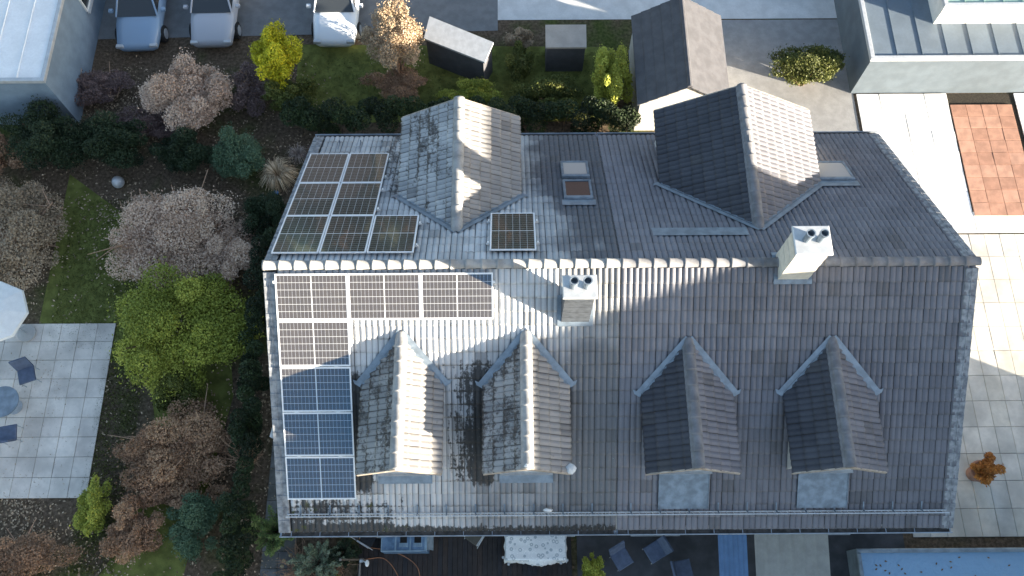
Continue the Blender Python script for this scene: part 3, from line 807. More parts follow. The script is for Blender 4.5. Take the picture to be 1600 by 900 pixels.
# ------------------------------------------------------------------ foliage generators
def leaves(P, size, up=.35, aspect=.55, tvals=None, tilt=1.0):
    """P: (n,3) leaf centres -> verts, faces (rhombic leaves)"""
    n = len(P); a = rng.normal(size=(n, 3)); a /= np.linalg.norm(a, axis=1)[:, None]
    nr = rng.normal(size=(n, 3)); nr[:, 2] = np.abs(nr[:, 2])+up; nr /= np.linalg.norm(nr, axis=1)[:, None]
    b = np.cross(nr, a); b /= np.linalg.norm(b, axis=1)[:, None]+1e-9
    a = np.cross(b, nr)
    s = (size*rng.uniform(.6, 1.35, n))[:, None]
    V = np.stack([P-a*s*.5, P-b*s*.5*aspect+a*s*.05, P+a*s*.5, P+b*s*.5*aspect+a*s*.05], axis=1).reshape(-1, 3)
    F = np.arange(n*4, dtype=np.int32).reshape(-1, 4)
    return V, F
def blob_points(c, r, n, lumps=9, flat=.0, fill=.45):
    """points in a lumpy ellipsoid: clumps placed on it, points thick near the skin of each"""
    c = np.array(c, float); r = np.array(r, float)
    d = rng.normal(size=(lumps, 3)); d[:, 2] = np.abs(d[:, 2])*.9-.25; d /= np.linalg.norm(d, axis=1)[:, None]
    lumps = lumps*3; d = rng.normal(size=(lumps, 3)); d[:, 2] = np.abs(d[:, 2])*.9-.25; d /= np.linalg.norm(d, axis=1)[:, None]
    cc = d*rng.uniform(.35, .88, (lumps, 1)); rr = rng.uniform(.13, .36, lumps)
    cc = np.vstack([cc, [[0, 0, 0]]]); rr = np.append(rr, .55)
    w = rr**2; k = rng.choice(len(rr), n, p=w/w.sum())
    q = rng.normal(size=(n, 3)); q /= np.linalg.norm(q, axis=1)[:, None]
    q *= (rng.uniform(fill, 1, n)**.6)[:, None]
    P = cc[k]+q*rr[k][:, None]; tone = rng.uniform(0, 1, len(rr))[k]
    loose = rng.random(n) < .10; P[loose] *= rng.uniform(1., 1.18, (loose.sum(), 1))
    P = c+P*r
    return P, tone
def plant(name, label, cat, c, r, n, size, mat, group=None, lumps=9, parts=('foliage',), stem=True, aspect=.55, base=0., fill=.45, twig=None, ntw=0):
    root = thing(name, label, cat, (c[0], c[1], base), 0, group)
    cz = c[2]-base
    P, tone = blob_points((0, 0, cz), r, int(n*1.9), lumps, fill=fill); size = size*.78; r = (r[0]*1.0, r[1], r[2])
    k = P[:, 2] > .03; P, tone = P[k], tone[k]
    V, F = leaves(P, size, aspect=aspect)
    lv = np.clip(tone*.6+rng.uniform(0, .4, len(P)), 0, 1)
    me = np_mesh('foliage', V, F, mat, face={'lv': lv}); o = bpy.data.objects.new('foliage', me); link(o, root)
    if stem:
        s = MB(); rr = max(.02, r[0]*.05)
        for i in range(9 if ntw == 0 else ntw):
            a = random.uniform(0, 2*PI); e = random.uniform(.2, .85)
            p1 = Vector((r[0]*e*math.cos(a), r[1]*e*math.sin(a), cz+r[2]*random.uniform(-.2, .55)))
            p0 = Vector((random.uniform(-.05, .05), random.uniform(-.05, .05), 0)); pm_ = p0.lerp(p1, .5)+Vector((0, 0, r[2]*.12))
            s.tube([p0, pm_, p1], [rr, rr*.6, rr*.15], 5, cap=False)
            for j in range(2 if ntw else 0):
                t = random.uniform(.4, .9); b0 = pm_.lerp(p1, t); s.tube([b0, b0+Vector((random.gauss(0, .2)*r[0], random.gauss(0, .2)*r[0], random.uniform(0, .3)*r[2]))], [rr*.25, rr*.1], 3, cap=False)
        s.build('stem', twig or M_WOODD, root)
    return root
def tree(name, label, x, y, h, cr, n, size, mat, group=None, trunk=.16):
    root = thing(name, label, 'tree', (x, y, 0), 0, group)
    t = MB(); t.tube([(0, 0, 0), (.05, .03, h*.25), (-.04, .06, h*.5), (.03, 0, h*.8)], [trunk*1.3, trunk, trunk*.75, trunk*.25], 8)
    Ps = []; tn = []
    for i in range(11):
        a = i*2.4+random.uniform(-.3, .3); z0 = h*random.uniform(.28, .6); R_ = cr*random.uniform(.45, .95); zz = z0+h*random.uniform(.12, .32)
        e = Vector((R_*math.cos(a), R_*math.sin(a), min(zz, h*.92)))
        t.tube([(0, 0, z0), (e.x*.5, e.y*.5, z0+(e.z-z0)*.65), e], [trunk*.45, trunk*.25, trunk*.06], 5, cap=False)
        q, to = blob_points(e, (cr*.42, cr*.42, cr*.34), n//12, 5); Ps.append(q); tn.append(to)
    q, to = blob_points((0, 0, h*.85), (cr*.5, cr*.5, h*.16), n//12, 5); Ps.append(q); tn.append(to)
    t.build('trunk', M_BARK, root)
    P = np.concatenate(Ps); V, F = leaves(P, size)
    me = np_mesh('crown', V, F, mat, face={'lv': np.clip(np.concatenate(tn)*.6+rng.uniform(0, .4, len(P)), 0, 1)})
    link(bpy.data.objects.new('crown', me), root); return root
M_BARK = pm('bark', (.10, .075, .055), .9, .35, 9, bump=.5)
FG = dict(
  hedge=foliage('hedge_leaf', (.008, .014, .006), (.020, .035, .012), (.045, .07, .022)),
  dark=foliage('dark_leaf', (.008, .015, .007), (.018, .034, .012), (.045, .065, .03)),
  green=foliage('green_leaf', (.14, .17, .025), (.30, .33, .05), (.50, .50, .09)),
  yellow=foliage('yellow_leaf', (.25, .24, .01), (.52, .48, .02), (.70, .64, .04)),
  olive=foliage('olive_leaf', (.04, .05, .012), (.085, .10, .02), (.15, .16, .035)),
  lime=foliage('lime_leaf', (.20, .22, .03), (.38, .40, .06), (.52, .54, .10)),
  tan=foliage('tan_leaf', (.22, .16, .10), (.40, .30, .20), (.56, .43, .30)),
  pink=foliage('pinkish_dry_leaf', (.38, .25, .18), (.62, .45, .34), (.78, .60, .46)),
  brown=foliage('brown_leaf', (.18, .105, .06), (.35, .21, .13), (.50, .32, .19)),
  teal=foliage('blue_green_leaf', (.055, .10, .05), (.10, .16, .09), (.17, .24, .14)),
  purple=foliage('purple_brown_leaf', (.10, .07, .07), (.19, .13, .12), (.29, .20, .18)),
  conif=foliage('conifer_leaf', (.04, .07, .02), (.12, .18, .05), (.26, .32, .11)),
  conifgrey=foliage('grey_conifer_leaf', (.06, .085, .05), (.16, .20, .12), (.32, .36, .25)),
  umber=foliage('umber_leaf', (.05, .026, .018), (.10, .05, .034), (.15, .08, .05)),
  rust=foliage('rust_leaf', (.07, .03, .012), (.14, .065, .025), (.2, .1, .04)),
  orange=foliage('orange_leaf', (.20, .07, .015), (.42, .17, .04), (.60, .28, .07)))
M_TWIG = pm('bare_twig', (.42, .27, .18), .85, .3, 12)

def hedge(name, label, pts, w, h, n, mat, size=.075, extra=None):
    """clipped / loose hedge along a polyline"""
    root = thing(name, label, 'hedge', (pts[0][0], pts[0][1], 0)); P = []; tn = []
    o0 = np.array([pts[0][0], pts[0][1], 0.])
    tot = sum((Vector(b)-Vector(a)).length for a, b in zip(pts[:-1], pts[1:]))
    core = MB()
    for a, b in zip(pts[:-1], pts[1:]):
        a = np.array(a, float); b = np.array(b, float); L = np.linalg.norm(b-a); d = (b-a)/L; pr = np.array([-d[1], d[0]])
        k = int(n*L/tot); nc = max(4, int(L/.35))
        cs = np.stack([rng.uniform(0, L, nc), rng.uniform(-.5, .5, nc)*w*.7, rng.uniform(.15, .93, nc)*h], 1); cr = rng.uniform(.28, .5, nc)*min(w, h*.6)
        top = np.stack([np.linspace(0, L, nc), rng.uniform(-.35, .35, nc)*w, np.full(nc, h*.85)+rng.normal(0, .07, nc)], 1); cs = np.vstack([cs, top]); cr = np.append(cr, np.full(nc, w*.36))
        i = rng.integers(0, len(cs), k); q = rng.normal(size=(k, 3)); q /= np.linalg.norm(q, axis=1)[:, None]; q *= rng.uniform(.55, 1, k)[:, None]**.5
        p = cs[i]+q*cr[i][:, None]; t = rng.uniform(0, 1, len(cs))[i]
        wp = np.stack([a[0]+d[0]*p[:, 0]+pr[0]*p[:, 1], a[1]+d[1]*p[:, 0]+pr[1]*p[:, 1], np.maximum(p[:, 2], .03)], 1)
        P.append(wp-o0); tn.append(t)
        # stems inside
        for s_ in np.linspace(.15, L-.15, max(2, int(L/.7))):
            bx = a+d*s_-o0[:2]; core.tube([(bx[0], bx[1], 0), (bx[0]+random.gauss(0, .1), bx[1]+random.gauss(0, .1), h*.8)], [.03, .01], 5, cap=False)
            for _ in range(3): core.tube([(bx[0], bx[1], h*random.uniform(.2, .5)), (bx[0]+random.gauss(0, .3), bx[1]+random.gauss(0, .3), h*random.uniform(.6, .95))], [.012, .004], 4, cap=False)
    P = np.concatenate(P); V, F = leaves(P, size)
    me = np_mesh('foliage', V, F, mat, face={'lv': np.clip(np.concatenate(tn)*.6+rng.uniform(0, .4, len(P)), 0, 1)})
    link(bpy.data.objects.new('foliage', me), root)
    core.build('stem', M_BARK, root)
    return root
hedge('hedge', 'long dark green hedge beside the left gable and its path', [(-2.45, -8.6), (-2.5, 4.1)], .75, 1.75, 46000, FG['hedge'], .07)
hedge('hedge', 'dark clipped hedge running behind the rear gutter of the roof', [(-2.1, 8.8), (9.2, 8.8)], .95, 1.7, 42000, FG['hedge'], .08)

def blades(name, label, cat, c, r, h, n, cols, wid=.012, droop=.9):
    root = thing(name, label, cat, c)
    V = []; F = []; lv = []
    for i in range(n):
        a = random.uniform(0, 2*PI); L = r*random.uniform(.55, 1.15); h_ = h*random.uniform(.6, 1.1); t0 = random.uniform(0, .08)
        d = Vector((math.cos(a), math.sin(a), 0)); s = Vector((-d.y, d.x, 0))*wid; tw = random.gauss(0, .3); tone = random.random()
        n0 = len(V)
        for k in range(5):
            t = k/4; p = d*(t0+L*t)+Vector((0, 0, h_*(1-(1-min(t*1.7, 1))**2) - droop*h_*max(0, t-.45)**1.4*1.5)); p += Vector((-d.y, d.x, 0))*tw*t*L
            p.z = max(p.z, .02); w_ = 1-t*.8; V += [tuple(p-s*w_), tuple(p+s*w_)]
        for k in range(4): F.append((n0+2*k, n0+2*k+1, n0+2*k+3, n0+2*k+2)); lv.append(tone)
    me = np_mesh('blades', V, F, cols, face={'lv': np.array(lv)}); link(bpy.data.objects.new('blades', me), root); return root
M_STRAW = foliage('straw', (.28, .19, .11), (.60, .43, .27), (.85, .68, .47))
M_STRAW2 = foliage('pale_straw', (.18, .13, .11), (.40, .31, .26), (.62, .52, .46))
blades('ornamental_grass', 'dry straw coloured ornamental grass tuft beside the rear left roof edge', 'grass', (-2.62, 6.95, .02), .62, .75, 420, M_STRAW, .016)
blades('dried_perennial', 'small faded brown dried tuft between the grass tuft and the rear hedge', 'plant', (-1.98, 7.85, .02), .38, .5, 170, M_STRAW2, .008)
plant('bush', 'low brown withered plant tangle at the rear left corner of the roof', 'bush', (-1.2, 7.75, .3), (.75, .5, .35), 3600, .05, FG['purple'], ntw=26, twig=M_TWIG)
plant('bush', 'round dark evergreen bush beside the left verge behind the ridge', 'bush', (-2.70, 5.0, .8), (.82, 1.0, .85), 11000, .07, FG['dark'], lumps=14)
plant('bush', 'low dark undergrowth between the grass tuft and the left wall', 'bush', (-1.3, 5.9, .25), (.55, 1.3, .3), 4200, .06, FG['dark'])
b = MB(); b.lathe([(.0, .0), (.05, .01), (.085, .05), (.095, .095), (.08, .15), (.045, .18), (0, .19)], (-2.68, 6.35, .02), 16); 
tag(b.build('garden_ball', pm('blue_glaze', (.12, .25, .5), .15, .1, 5), None, True), 'small blue glazed garden ball below the straw tuft', 'garden ornament')

# juniper bush with bare twigs at the bottom left corner
def juniper(label, c, r, n, mat, nsp=46, grp=None):
    root = thing('conifer_bush', label, 'bush', (c[0], c[1], 0), 0, grp); Ps = []; tn = []; s = MB()
    for i in range(nsp):
        a = random.uniform(0, 2*PI); e = Vector((math.cos(a)*r[0]*random.uniform(.3, 1.08), math.sin(a)*r[1]*random.uniform(.3, 1.08), c[2]*random.uniform(.55, 1.15)))
        p0 = Vector((0, 0, .15)); mid = p0.lerp(e, .55)+Vector((0, 0, .15))
        s.tube([p0, mid, e], [.022, .012, .004], 4, cap=False); k = n//nsp; t = rng.uniform(.25, 1, k)[:, None]
        q = (1-t)**2*np.array(p0)+2*t*(1-t)*np.array(mid)+t*t*np.array(e)
        side = np.cross(np.array(e-p0), (0, 0, 1)); side = side/(np.linalg.norm(side)+1e-6)
        q = q+side*(rng.uniform(-1, 1, (k, 1))*.17*(1.15-t))+rng.normal(0, .018, (k, 3)); Ps.append(q); tn.append(np.full(k, random.random()))
    P = np.concatenate(Ps); V, F = leaves(P, .075, up=1.2, aspect=.3)
    me = np_mesh('foliage', V, F, mat, face={'lv': np.clip(np.concatenate(tn)*.6+rng.uniform(0, .4, len(P)), 0, 1)})
    link(bpy.data.objects.new('foliage', me), root); s.build('stem', M_BARK, root); return root
juniper('feathery bright green conifer bush left of the roof corner over the path', (-1.45, -5.35, 1.3), (.85, .75), 9500, FG['conif'])
juniper('grey green spreading juniper in front of the gutter at the bottom left', (-.15, -6.25, .9), (.85, .65), 8200, FG['conifgrey'])
juniper('dark green conifer bush in front of the gutter beside the deck', (.55, -5.95, .9), (.55, .5), 6500, FG['dark'], 30)
plant('bush', 'fresh green low shrub at the bottom frame edge left of the deck', 'bush', (.25, -6.95, .35), (.5, .45, .4), 3000, .06, FG['green'])
def twigs(label, c, r, h, n):
    root = thing('dead_shrub', label, 'shrub', c); s = MB()
    for i in range(n):
        a = random.uniform(0, 2*PI); R_ = r*random.uniform(.3, 1.); p = Vector((random.gauss(0, .1), random.gauss(0, .1), 0)); pts = [p]; d = Vector((math.cos(a)*R_, math.sin(a)*R_, h*random.uniform(.3, 1)))
        for k in range(4): p = p+d/4+Vector((random.gauss(0, .04), random.gauss(0, .04), random.gauss(0, .03))); pts.append(p)
        s.tube(pts, [.013, .011, .009, .008, .005], 4, cap=False)
        for k in (2, 3): s.tube([pts[k], pts[k]+Vector((random.gauss(0, .14), random.gauss(0, .14), random.uniform(0, .12)))], [.005, .002], 3, cap=False)
    s.build('twigs', M_TWIG, root); return root
twigs('tangle of bare reddish brown twigs beside the slab path at the bottom left', (-.75, -6.35, .0), .75, .7, 110)
twigs('low tangle of bare twigs between path and juniper at the frame bottom', (-1.0, -6.9, .0), .6, .6, 70)
twigs('thin bare brown twigs between the juniper and the deck', (.35, -6.45, .0), .6, .75, 60)
twigs('bare brown twigs sticking out of the hedge beside the path', (-2.35, -3.2, .9), .5, .9, 60)
for i, (x, y) in enumerate(((-1.08, -6.0), (-1.28, -6.32), (-1.22, -6.18))):
    s = MB(); s.lathe([(0, .05), (.045, .04), (.06, .01), (.04, -.01), (0, -.01)], (x, y, .12+.1*i), 8); s.v = [(a+random.gauss(0, .008), b_+random.gauss(0, .008), c) for a, b_, c in s.v]
    tag(s.build('stone', pm('pale_stone', (.55, .45, .28), .9, .2, 20), None, True), ('pale yellowish stone at the slab path, uppermost of three', 'pale yellowish stone at the slab path, lowest of three', 'pale yellowish stone at the slab path, between the other two')[i], 'stone', 'pale stones by the path')

# ------------------------------------------------------------------ things on the deck
def tablecloth():
    n = N('patterned_cloth')
    m = n.new('ShaderNodeMapping'); n.put(m.inputs[0], n.pos()); 
    vo = n.new('ShaderNodeTexVoronoi'); n.put(vo.inputs['Vector'], m.outputs[0]); vo.inputs['Scale'].default_value = 6.5; d = vo.outputs['Distance']
    ring = n.math('ABSOLUTE', n.math('SUBTRACT', d, .27)); r = n.rng(ring, .05, .13)
    v2 = n.new('ShaderNodeTexVoronoi'); n.put(v2.inputs['Vector'], n.pos()); v2.inputs['Scale'].default_value = 17.; r2 = n.rng(v2.outputs['Distance'], .18, .36)
    col = n.mix(r, (.42, .47, .50), (.92, .93, .92)); col = n.mix(n.math('MULTIPLY', r2, .30), col, (.46, .50, .53))
    n.bump(n.noise(7, 2.), .25, .03); return n.done(col, .55, spec=.4)
M_CLOTH = tablecloth()
TX0, TX1, TY0, TY1, TZ = 5.40, 7.25, -6.26, -5.38, .86
tb = thing('garden_table', 'rectangular garden table hidden under the patterned cloth', 'table', ((TX0+TX1)/2, (TY0+TY1)/2, .124))
t = MB(); t.bbox(-.90, .90, -.43, .43, .69, .722, .006); t.build('tabletop', M_METW, tb)
for sx in (-.82, .82):
    for sy in (-.36, .36): l = MB(); l.tube([(sx, sy, 0), (sx, sy, .69)], .022, 8); l.build('leg', M_METW, tb)
cl = MB(); nx, ny = 40, 26
def cloth(u, v):
    # u along x, v along y; centre flat, borders hang
    x = TX0-.10+u*(TX1-TX0+.20); y = TY0-.22+v*(TY1-TY0+.35); z = TZ
    ox = max(TX0+.02-x, x-TX1+.02, 0); oy = max(TY0+.02-y, 0); oy2 = max(y-TY1+.0, 0)
    if oy > 0:
        sc = .35+.75*math.exp(-((x-6.45)/.42)**2)
        wave = .012*math.sin(x*21)+.01*math.sin(x*47+1)
        z -= oy*1.9*(1-.5*math.exp(-((x-6.45)/.5)**2)); y = TY0+.02-oy*sc*.62+wave*min(1, oy*8)
    if oy2 > 0: z -= oy2*2
    if ox > 0:
        z -= ox*3.2; s = 1 if x > 6 else -1; x = (TX1-.02 if s > 0 else TX0+.02)+s*ox*(.22+.18*math.sin(y*17+u))
    z += .004*math.sin(x*9+y*5)+.003*math.sin(y*23)
    return (x, y, z)
cl.sheet(cloth, nx, ny); o = cl.build('tablecloth', M_CLOTH, None, True)
md = o.modifiers.new('thick', 'SOLIDIFY'); md.thickness = .003
tag(o, 'white and grey floral patterned tablecloth draped over the deck table', 'tablecloth')
for i, (x, y, lb) in enumerate(((TX0-.04, TY0+.12, 'cloth weight hanging at the lower left edge of the table'), (TX0+.12, TY0-.07, 'round cloth weight below the left corner of the table'), (TX1+.0, TY0+.03, 'cloth weight at the right corner of the patterned tablecloth'), (TX1-.18, TY0-.05, 'cloth weight below the right corner of the tablecloth'))):
    w = MB(); w.box(x-.03, x+.03, y-.012, y+.012, .70, .77); w.lathe([(0, -.06), (.035, -.04), (.045, 0), (.03, .035), (0, .045)], (x, y-.01, .68), 9)
    tag(w.build('tablecloth_weight', M_METW, None), lb, 'tablecloth weight', 'tablecloth weights')

M_BLUE = pm('blue_plastic', (.11, .20, .33), .35, .25, 5, c2=(.17, .28, .42))
M_BLUEL = pm('pale_blue_plastic', (.24, .35, .46), .35, .2, 5)
def hutch():
    r = thing('storage_bench', 'pale blue plastic garden box with two dark openings half under the gutter', 'garden box', (1.76, -5.98, .124))
    b = MB(); W_, D_, Hh = 1.36, .50, .80
    b.bbox(0, W_, 0, D_, 0, Hh, .03); b.build('body', M_BLUE, r)
    l = MB()
    for a, bb, c, d in ((.0, W_, 0, .035), (.0, .03, .035, D_), (.40, .45, .035, D_), (.84, .88, .035, D_), (W_-.08, W_, .035, D_)): l.bbox(a, bb, c, d, Hh-.001, Hh+.022, .008)
    l.build('rib', M_BLUEL, r)
    for x in (.56, .98):
        q = MB(); q.box(x, x+.2, .24, .44, Hh+.002, Hh+.006); q.build('opening_plate', M_DARKG, r)  # flat plate painted near black for the dark inside of an opening
        f = MB(); f.sheet(lambda u, v: (x-.03+u*.26, .12+v*.12, Hh+.01+.03*math.sin(u*PI)*(1-v)+.006*math.sin(u*30)), 12, 4); f.build('flap', M_BLUEL, r)
    e = MB(); e.sheet(lambda u, v: (W_+.004+v*.14, .06+u*(D_-.06), Hh-v*.5+.01*math.sin(u*20)), 12, 6); e.build('side_flap', pm('clear_film', (.28, .36, .44), .2, .2, 6), r)
hutch()
def folding_chair(label, loc, rz, seatm, open_=True):
    r = thing('folding_chair', label, 'chair', loc, rz, 'folding chairs on the deck')
    s = MB(); s.bbox(-.22, .22, -.21, .21, .42, .445, .008); s.build('seat', seatm, r)
    Mb = Matrix.Translation((0, .21, .46)) @ Matrix.Rotation(rad(-14), 4, 'X')
    b = MB(); b.box(-.22, .22, -.008, .008, .08, .56, M=Mb); b.build('backrest', seatm, r)
    for x in (-.24, .24):
        l = MB(); l.box(x-.012, x+.012, -.0, .03, -.06, .60, M=Mb); l.build('back_frame', M_METW, r)
        for p, q in (((x, -.22, 0), (x, .24, .46)), ((x*.93, .26, 0), (x*.93, -.2, .43))):
            l = MB(); l.tube([p, q], .013, 6); l.build('leg', M_METW, r)
        a = MB(); a.bbox(x-.025, x+.025, -.2, .22, .64, .665, .005); a.build('armrest', M_METW, r)
    return r
folding_chair('dark navy folding chair at the bottom edge below the patterned table', (6.72, -7.02, .124), rad(150), pm('navy_fabric', (.045, .065, .10), .7, .2, 12))
folding_chair('grey folding chair with metal edge peeking out under the gutter', (4.50, -5.52, .124), rad(-35), pm('taupe_fabric', (.10, .095, .08), .8, .2, 12))
folding_chair('folded metal chair frame left of the blue box', (1.32, -5.55, .124), rad(60), pm('dark_fabric', (.03, .033, .04), .8, .2, 12))
def spline(pts, n=10):
    out = []
    for i in range(len(pts)-1):
        p = [Vector(pts[max(i-1, 0)]), Vector(pts[i]), Vector(pts[i+1]), Vector(pts[min(i+2, len(pts)-1)])]
        for k in range(n):
            t = k/n; out.append(.5*((2*p[1])+(-p[0]+p[2])*t+(2*p[0]-5*p[1]+4*p[2]-p[3])*t*t+(-p[0]+3*p[1]-3*p[2]+p[3])*t**3))
    out.append(Vector(pts[-1])); return out
M_ORG = pm('orange_cable', (.42, .19, .10), .5, .15, 8)
c = MB(); c.tube(spline([(.95, -5.3, .5), (1.02, -5.62, .13), (1.25, -5.78, .135), (1.75, -5.86, .135), (2.35, -6.05, .135), (2.75, -6.35, .135), (2.85, -6.75, .135), (2.7, -7.4, .135)]), .012, 6, cap=True)
tag(c.build('garden_hose', M_ORG, None, True), 'thin orange cable curving from under the gutter round below the blue box', 'cable', 'orange cables on the deck')
c = MB(); c.tube(spline([(1.22, -6.16, .4), (1.35, -6.12, .16), (1.7, -6.10, .135), (2.0, -6.32, .135), (2.25, -6.75, .135), (2.5, -7.5, .135)]), .012, 6)
tag(c.build('garden_hose', M_ORG, None, True), 'thin orange cable looping on the deck beside the white spotlight', 'cable', 'orange cables on the deck')
f = thing('garden_fence', 'low weathered grey fence corner at the left end of the deck', 'fence', (1.22, -6.2, 0))
for x, y in ((0, 0), (-.05, -1.1), (-.62, 0)): p = MB(); p.bbox(x-.035, x+.035, y-.035, y+.035, 0, 1.0, .01); p.build('post', pm('grey_wood', (.20, .18, .16), .85, .3, 10, bump=.4), f)
p = MB(); p.bbox(-.59, -.04, -.025, .025, .90, .95, .006); p.build('rail', pm('brown_wood', (.13, .09, .06), .85, .3, 10), f)
p = MB(); p.bbox(-.07, -.02, -1.06, -.04, .90, .95, .006); p.build('rail', _mc['grey_wood'], f)
l = thing('garden_spotlight', 'white oval garden spotlight clipped to the grey fence post', 'lamp', (1.22, -6.24, 1.0))
q = MB(); q.tube([(.0, 0, 0), (.08, -.02, .08), (.13, -.05, .1)], .02, 6); q.box(-.05, .05, -.05, .03, 0, .03); q.build('clamp', M_METW, l)
q = MB(); q.lathe([(0, -.05), (.05, -.045), (.075, 0), (.07, .03), (.05, .045), (0, .05)], (0, 0, 0), 14); q.v = [(x*.8+.19, y*1.35-.08, z+.12) for x, y, z in q.v]; q.build('lamp_head', M_PLASW, l, True)

# ------------------------------------------------------------------ left gardens
GP = 'shrubs in the left garden'
def P_(name, label, x, y, z, rx, ry, rz_, n, size, m, **k): return plant(name, label, 'bush', (x, y, z), (rx, ry, rz_), n, size, FG[m], **k)
P_('bush', 'large bright green and yellowish bush beside the patio lawn, tallest in the left garden', -5.0, .95, 1.1, 2.25, 2.15, 1.3, 32000, .10, 'green', lumps=18)
P_('bush', 'small olive green bush at the lower side of the big bright green bush', -4.9, -1.1, .7, .8, .7, .75, 6500, .09, 'olive')
P_('bush', 'wide pinkish tan dry bush above the bright green bush', -5.9, 4.4, .9, 2.3, 1.9, 1.1, 26000, .09, 'pink', lumps=16, ntw=60, twig=M_TWIG)
P_('bush', 'pinkish tan dry shrub next to the round evergreen', -3.9, 3.7, .8, 1.1, 1.4, .95, 11000, .08, 'pink', ntw=30, twig=M_TWIG)
P_('bush', 'tall pale tan dry bush behind the dark evergreens, near the parked cars', -5.7, 9.7, 1.0, 1.6, 1.6, 1.2, 19000, .09, 'pink', lumps=12, ntw=40, twig=M_TWIG)
P_('bush', 'dark evergreen bush at the far left of the dark row', -10.6, 8.0, 1.1, 1.6, 1.1, 1.2, 13000, .09, 'dark', lumps=12)
P_('bush', 'dark evergreen bush in the middle of the dark row', -8.3, 7.9, 1.0, 1.5, .9, 1.1, 12000, .09, 'dark', lumps=12)
P_('bush', 'dark evergreen bush at the right of the dark row next to the grey green shrub', -5.9, 7.6, .8, 1.2, .9, .9, 9500, .09, 'dark', lumps=10)
P_('bush', 'grey green rounded shrub near the rear left hedge end', -4.0, 7.4, .8, 1.0, 1.1, .9, 9000, .08, 'teal', lumps=10)
P_('bush', 'orange brown autumn bush at the left frame edge', -12.6, 7.6, .8, 1.0, 1.2, .9, 7500, .09, 'brown', lumps=8)
P_('bush', 'yellowish tan dry bush at the left frame edge above the patio', -11.3, 4.6, .7, 2.0, 2.1, .95, 20000, .09, 'tan', lumps=12, ntw=40, twig=M_TWIG)
P_('bush', 'wide light brown bush below the bright green bush', -4.7, -2.9, .8, 1.9, 1.4, 1.0, 20000, .09, 'brown', lumps=14, ntw=40, twig=M_TWIG)
P_('bush', 'small yellow green bush at the lower end of the lawn', -7.1, -4.6, .6, .55, .95, .7, 5200, .08, 'green')
P_('bush', 'round reddish brown bush between two green bushes at the bottom left', -5.7, -5.3, .6, .95, .95, .8, 8000, .08, 'brown', ntw=24, twig=M_TWIG)
P_('bush', 'blue green bush at the bottom left beside the hedge', -3.9, -5.0, .6, .95, 1.1, .85, 9000, .08, 'teal')
P_('bush', 'low brown bush at the bottom left corner below the patio', -9.4, -6.2, .45, 1.9, .95, .6, 12000, .08, 'brown', ntw=24, twig=M_TWIG)
P_('bush', 'spreading reddish brown bush filling the gap between the blue green bush and the tan bush', -4.7, -4.2, .45, 1.5, .6, .5, 8000, .08, 'brown')
P_('bush', 'low pinkish heather bed between the dark evergreen row and the wide dry bush', -7.6, 9.0, .4, 1.6, .8, .5, 8000, .07, 'purple')
P_('bush', 'low purplish brown shrub band in front of the parked cars, left part', -9.4, 10.6, .5, 1.4, .8, .6, 7000, .08, 'purple', ntw=24, twig=M_TWIG)
P_('bush', 'low purplish brown shrub band in front of the parked cars, right part', -3.9, 10.6, .5, 1.0, 1.2, .6, 7000, .08, 'purple', ntw=24, twig=M_TWIG)
b = MB(); b.lathe([(0, .0), (.12, .02), (.2, .12), (.22, .22), (.17, .36), (.08, .43), (0, .45)], (-8.3, 6.75, .02), 18); tag(b.build('garden_ball', M_ZLIGHT, None, True), 'pale grey garden ball in front of the dark evergreens', 'garden ornament')
# grass blades on the lawns
def grass(name, boxes, n):
    P = []
    for x0, x1, y0, y1 in boxes: P.append(np.stack([rng.uniform(x0, x1, n), rng.uniform(y0, y1, n), np.full(n, .04)], 1))
    V, F = leaves(np.concatenate(P), .09, up=-.2, aspect=.18)
    me = np_mesh(name, V, F, FG['olive'], face={'lv': rng.uniform(0, 1, len(F))}); o = bpy.data.objects.new(name, me); link(o); stuff(o)
    return tag(o, 'short rough grass blades growing on the garden lawns', 'grass')
grass('grass', [(-7.8, -6.4, -6.5, .5), (-9.8, -7.0, .6, 6.2), (-2.2, 9.3, 9.4, 12.4)], 9000)
def litter(n, box, cx=None):
    x0, x1, y0, y1 = box; P = np.stack([rng.uniform(x0, x1, n), rng.uniform(y0, y1, n), np.full(n, .045)], 1)
    c = rng.uniform((x0, y0), (x1, y1), (40, 2)); k = rng.integers(0, 40, n); P[:, :2] = np.where(rng.random((n, 1)) < .6, c[k]+rng.normal(0, .5, (n, 2)), P[:, :2])
    V, F = leaves(P, .085, up=1.5); me = np_mesh('fallen_leaves', V, F, FG['tan'], face={'lv': rng.uniform(0, 1, len(F))})
    o = bpy.data.objects.new('fallen_leaves', me); link(o); stuff(o); return tag(o, 'fallen tan and brown leaves lying on soil, lawn and path of the left garden', 'leaves')
litter(9000, (-13, -1.0, -7.5, 11.5))
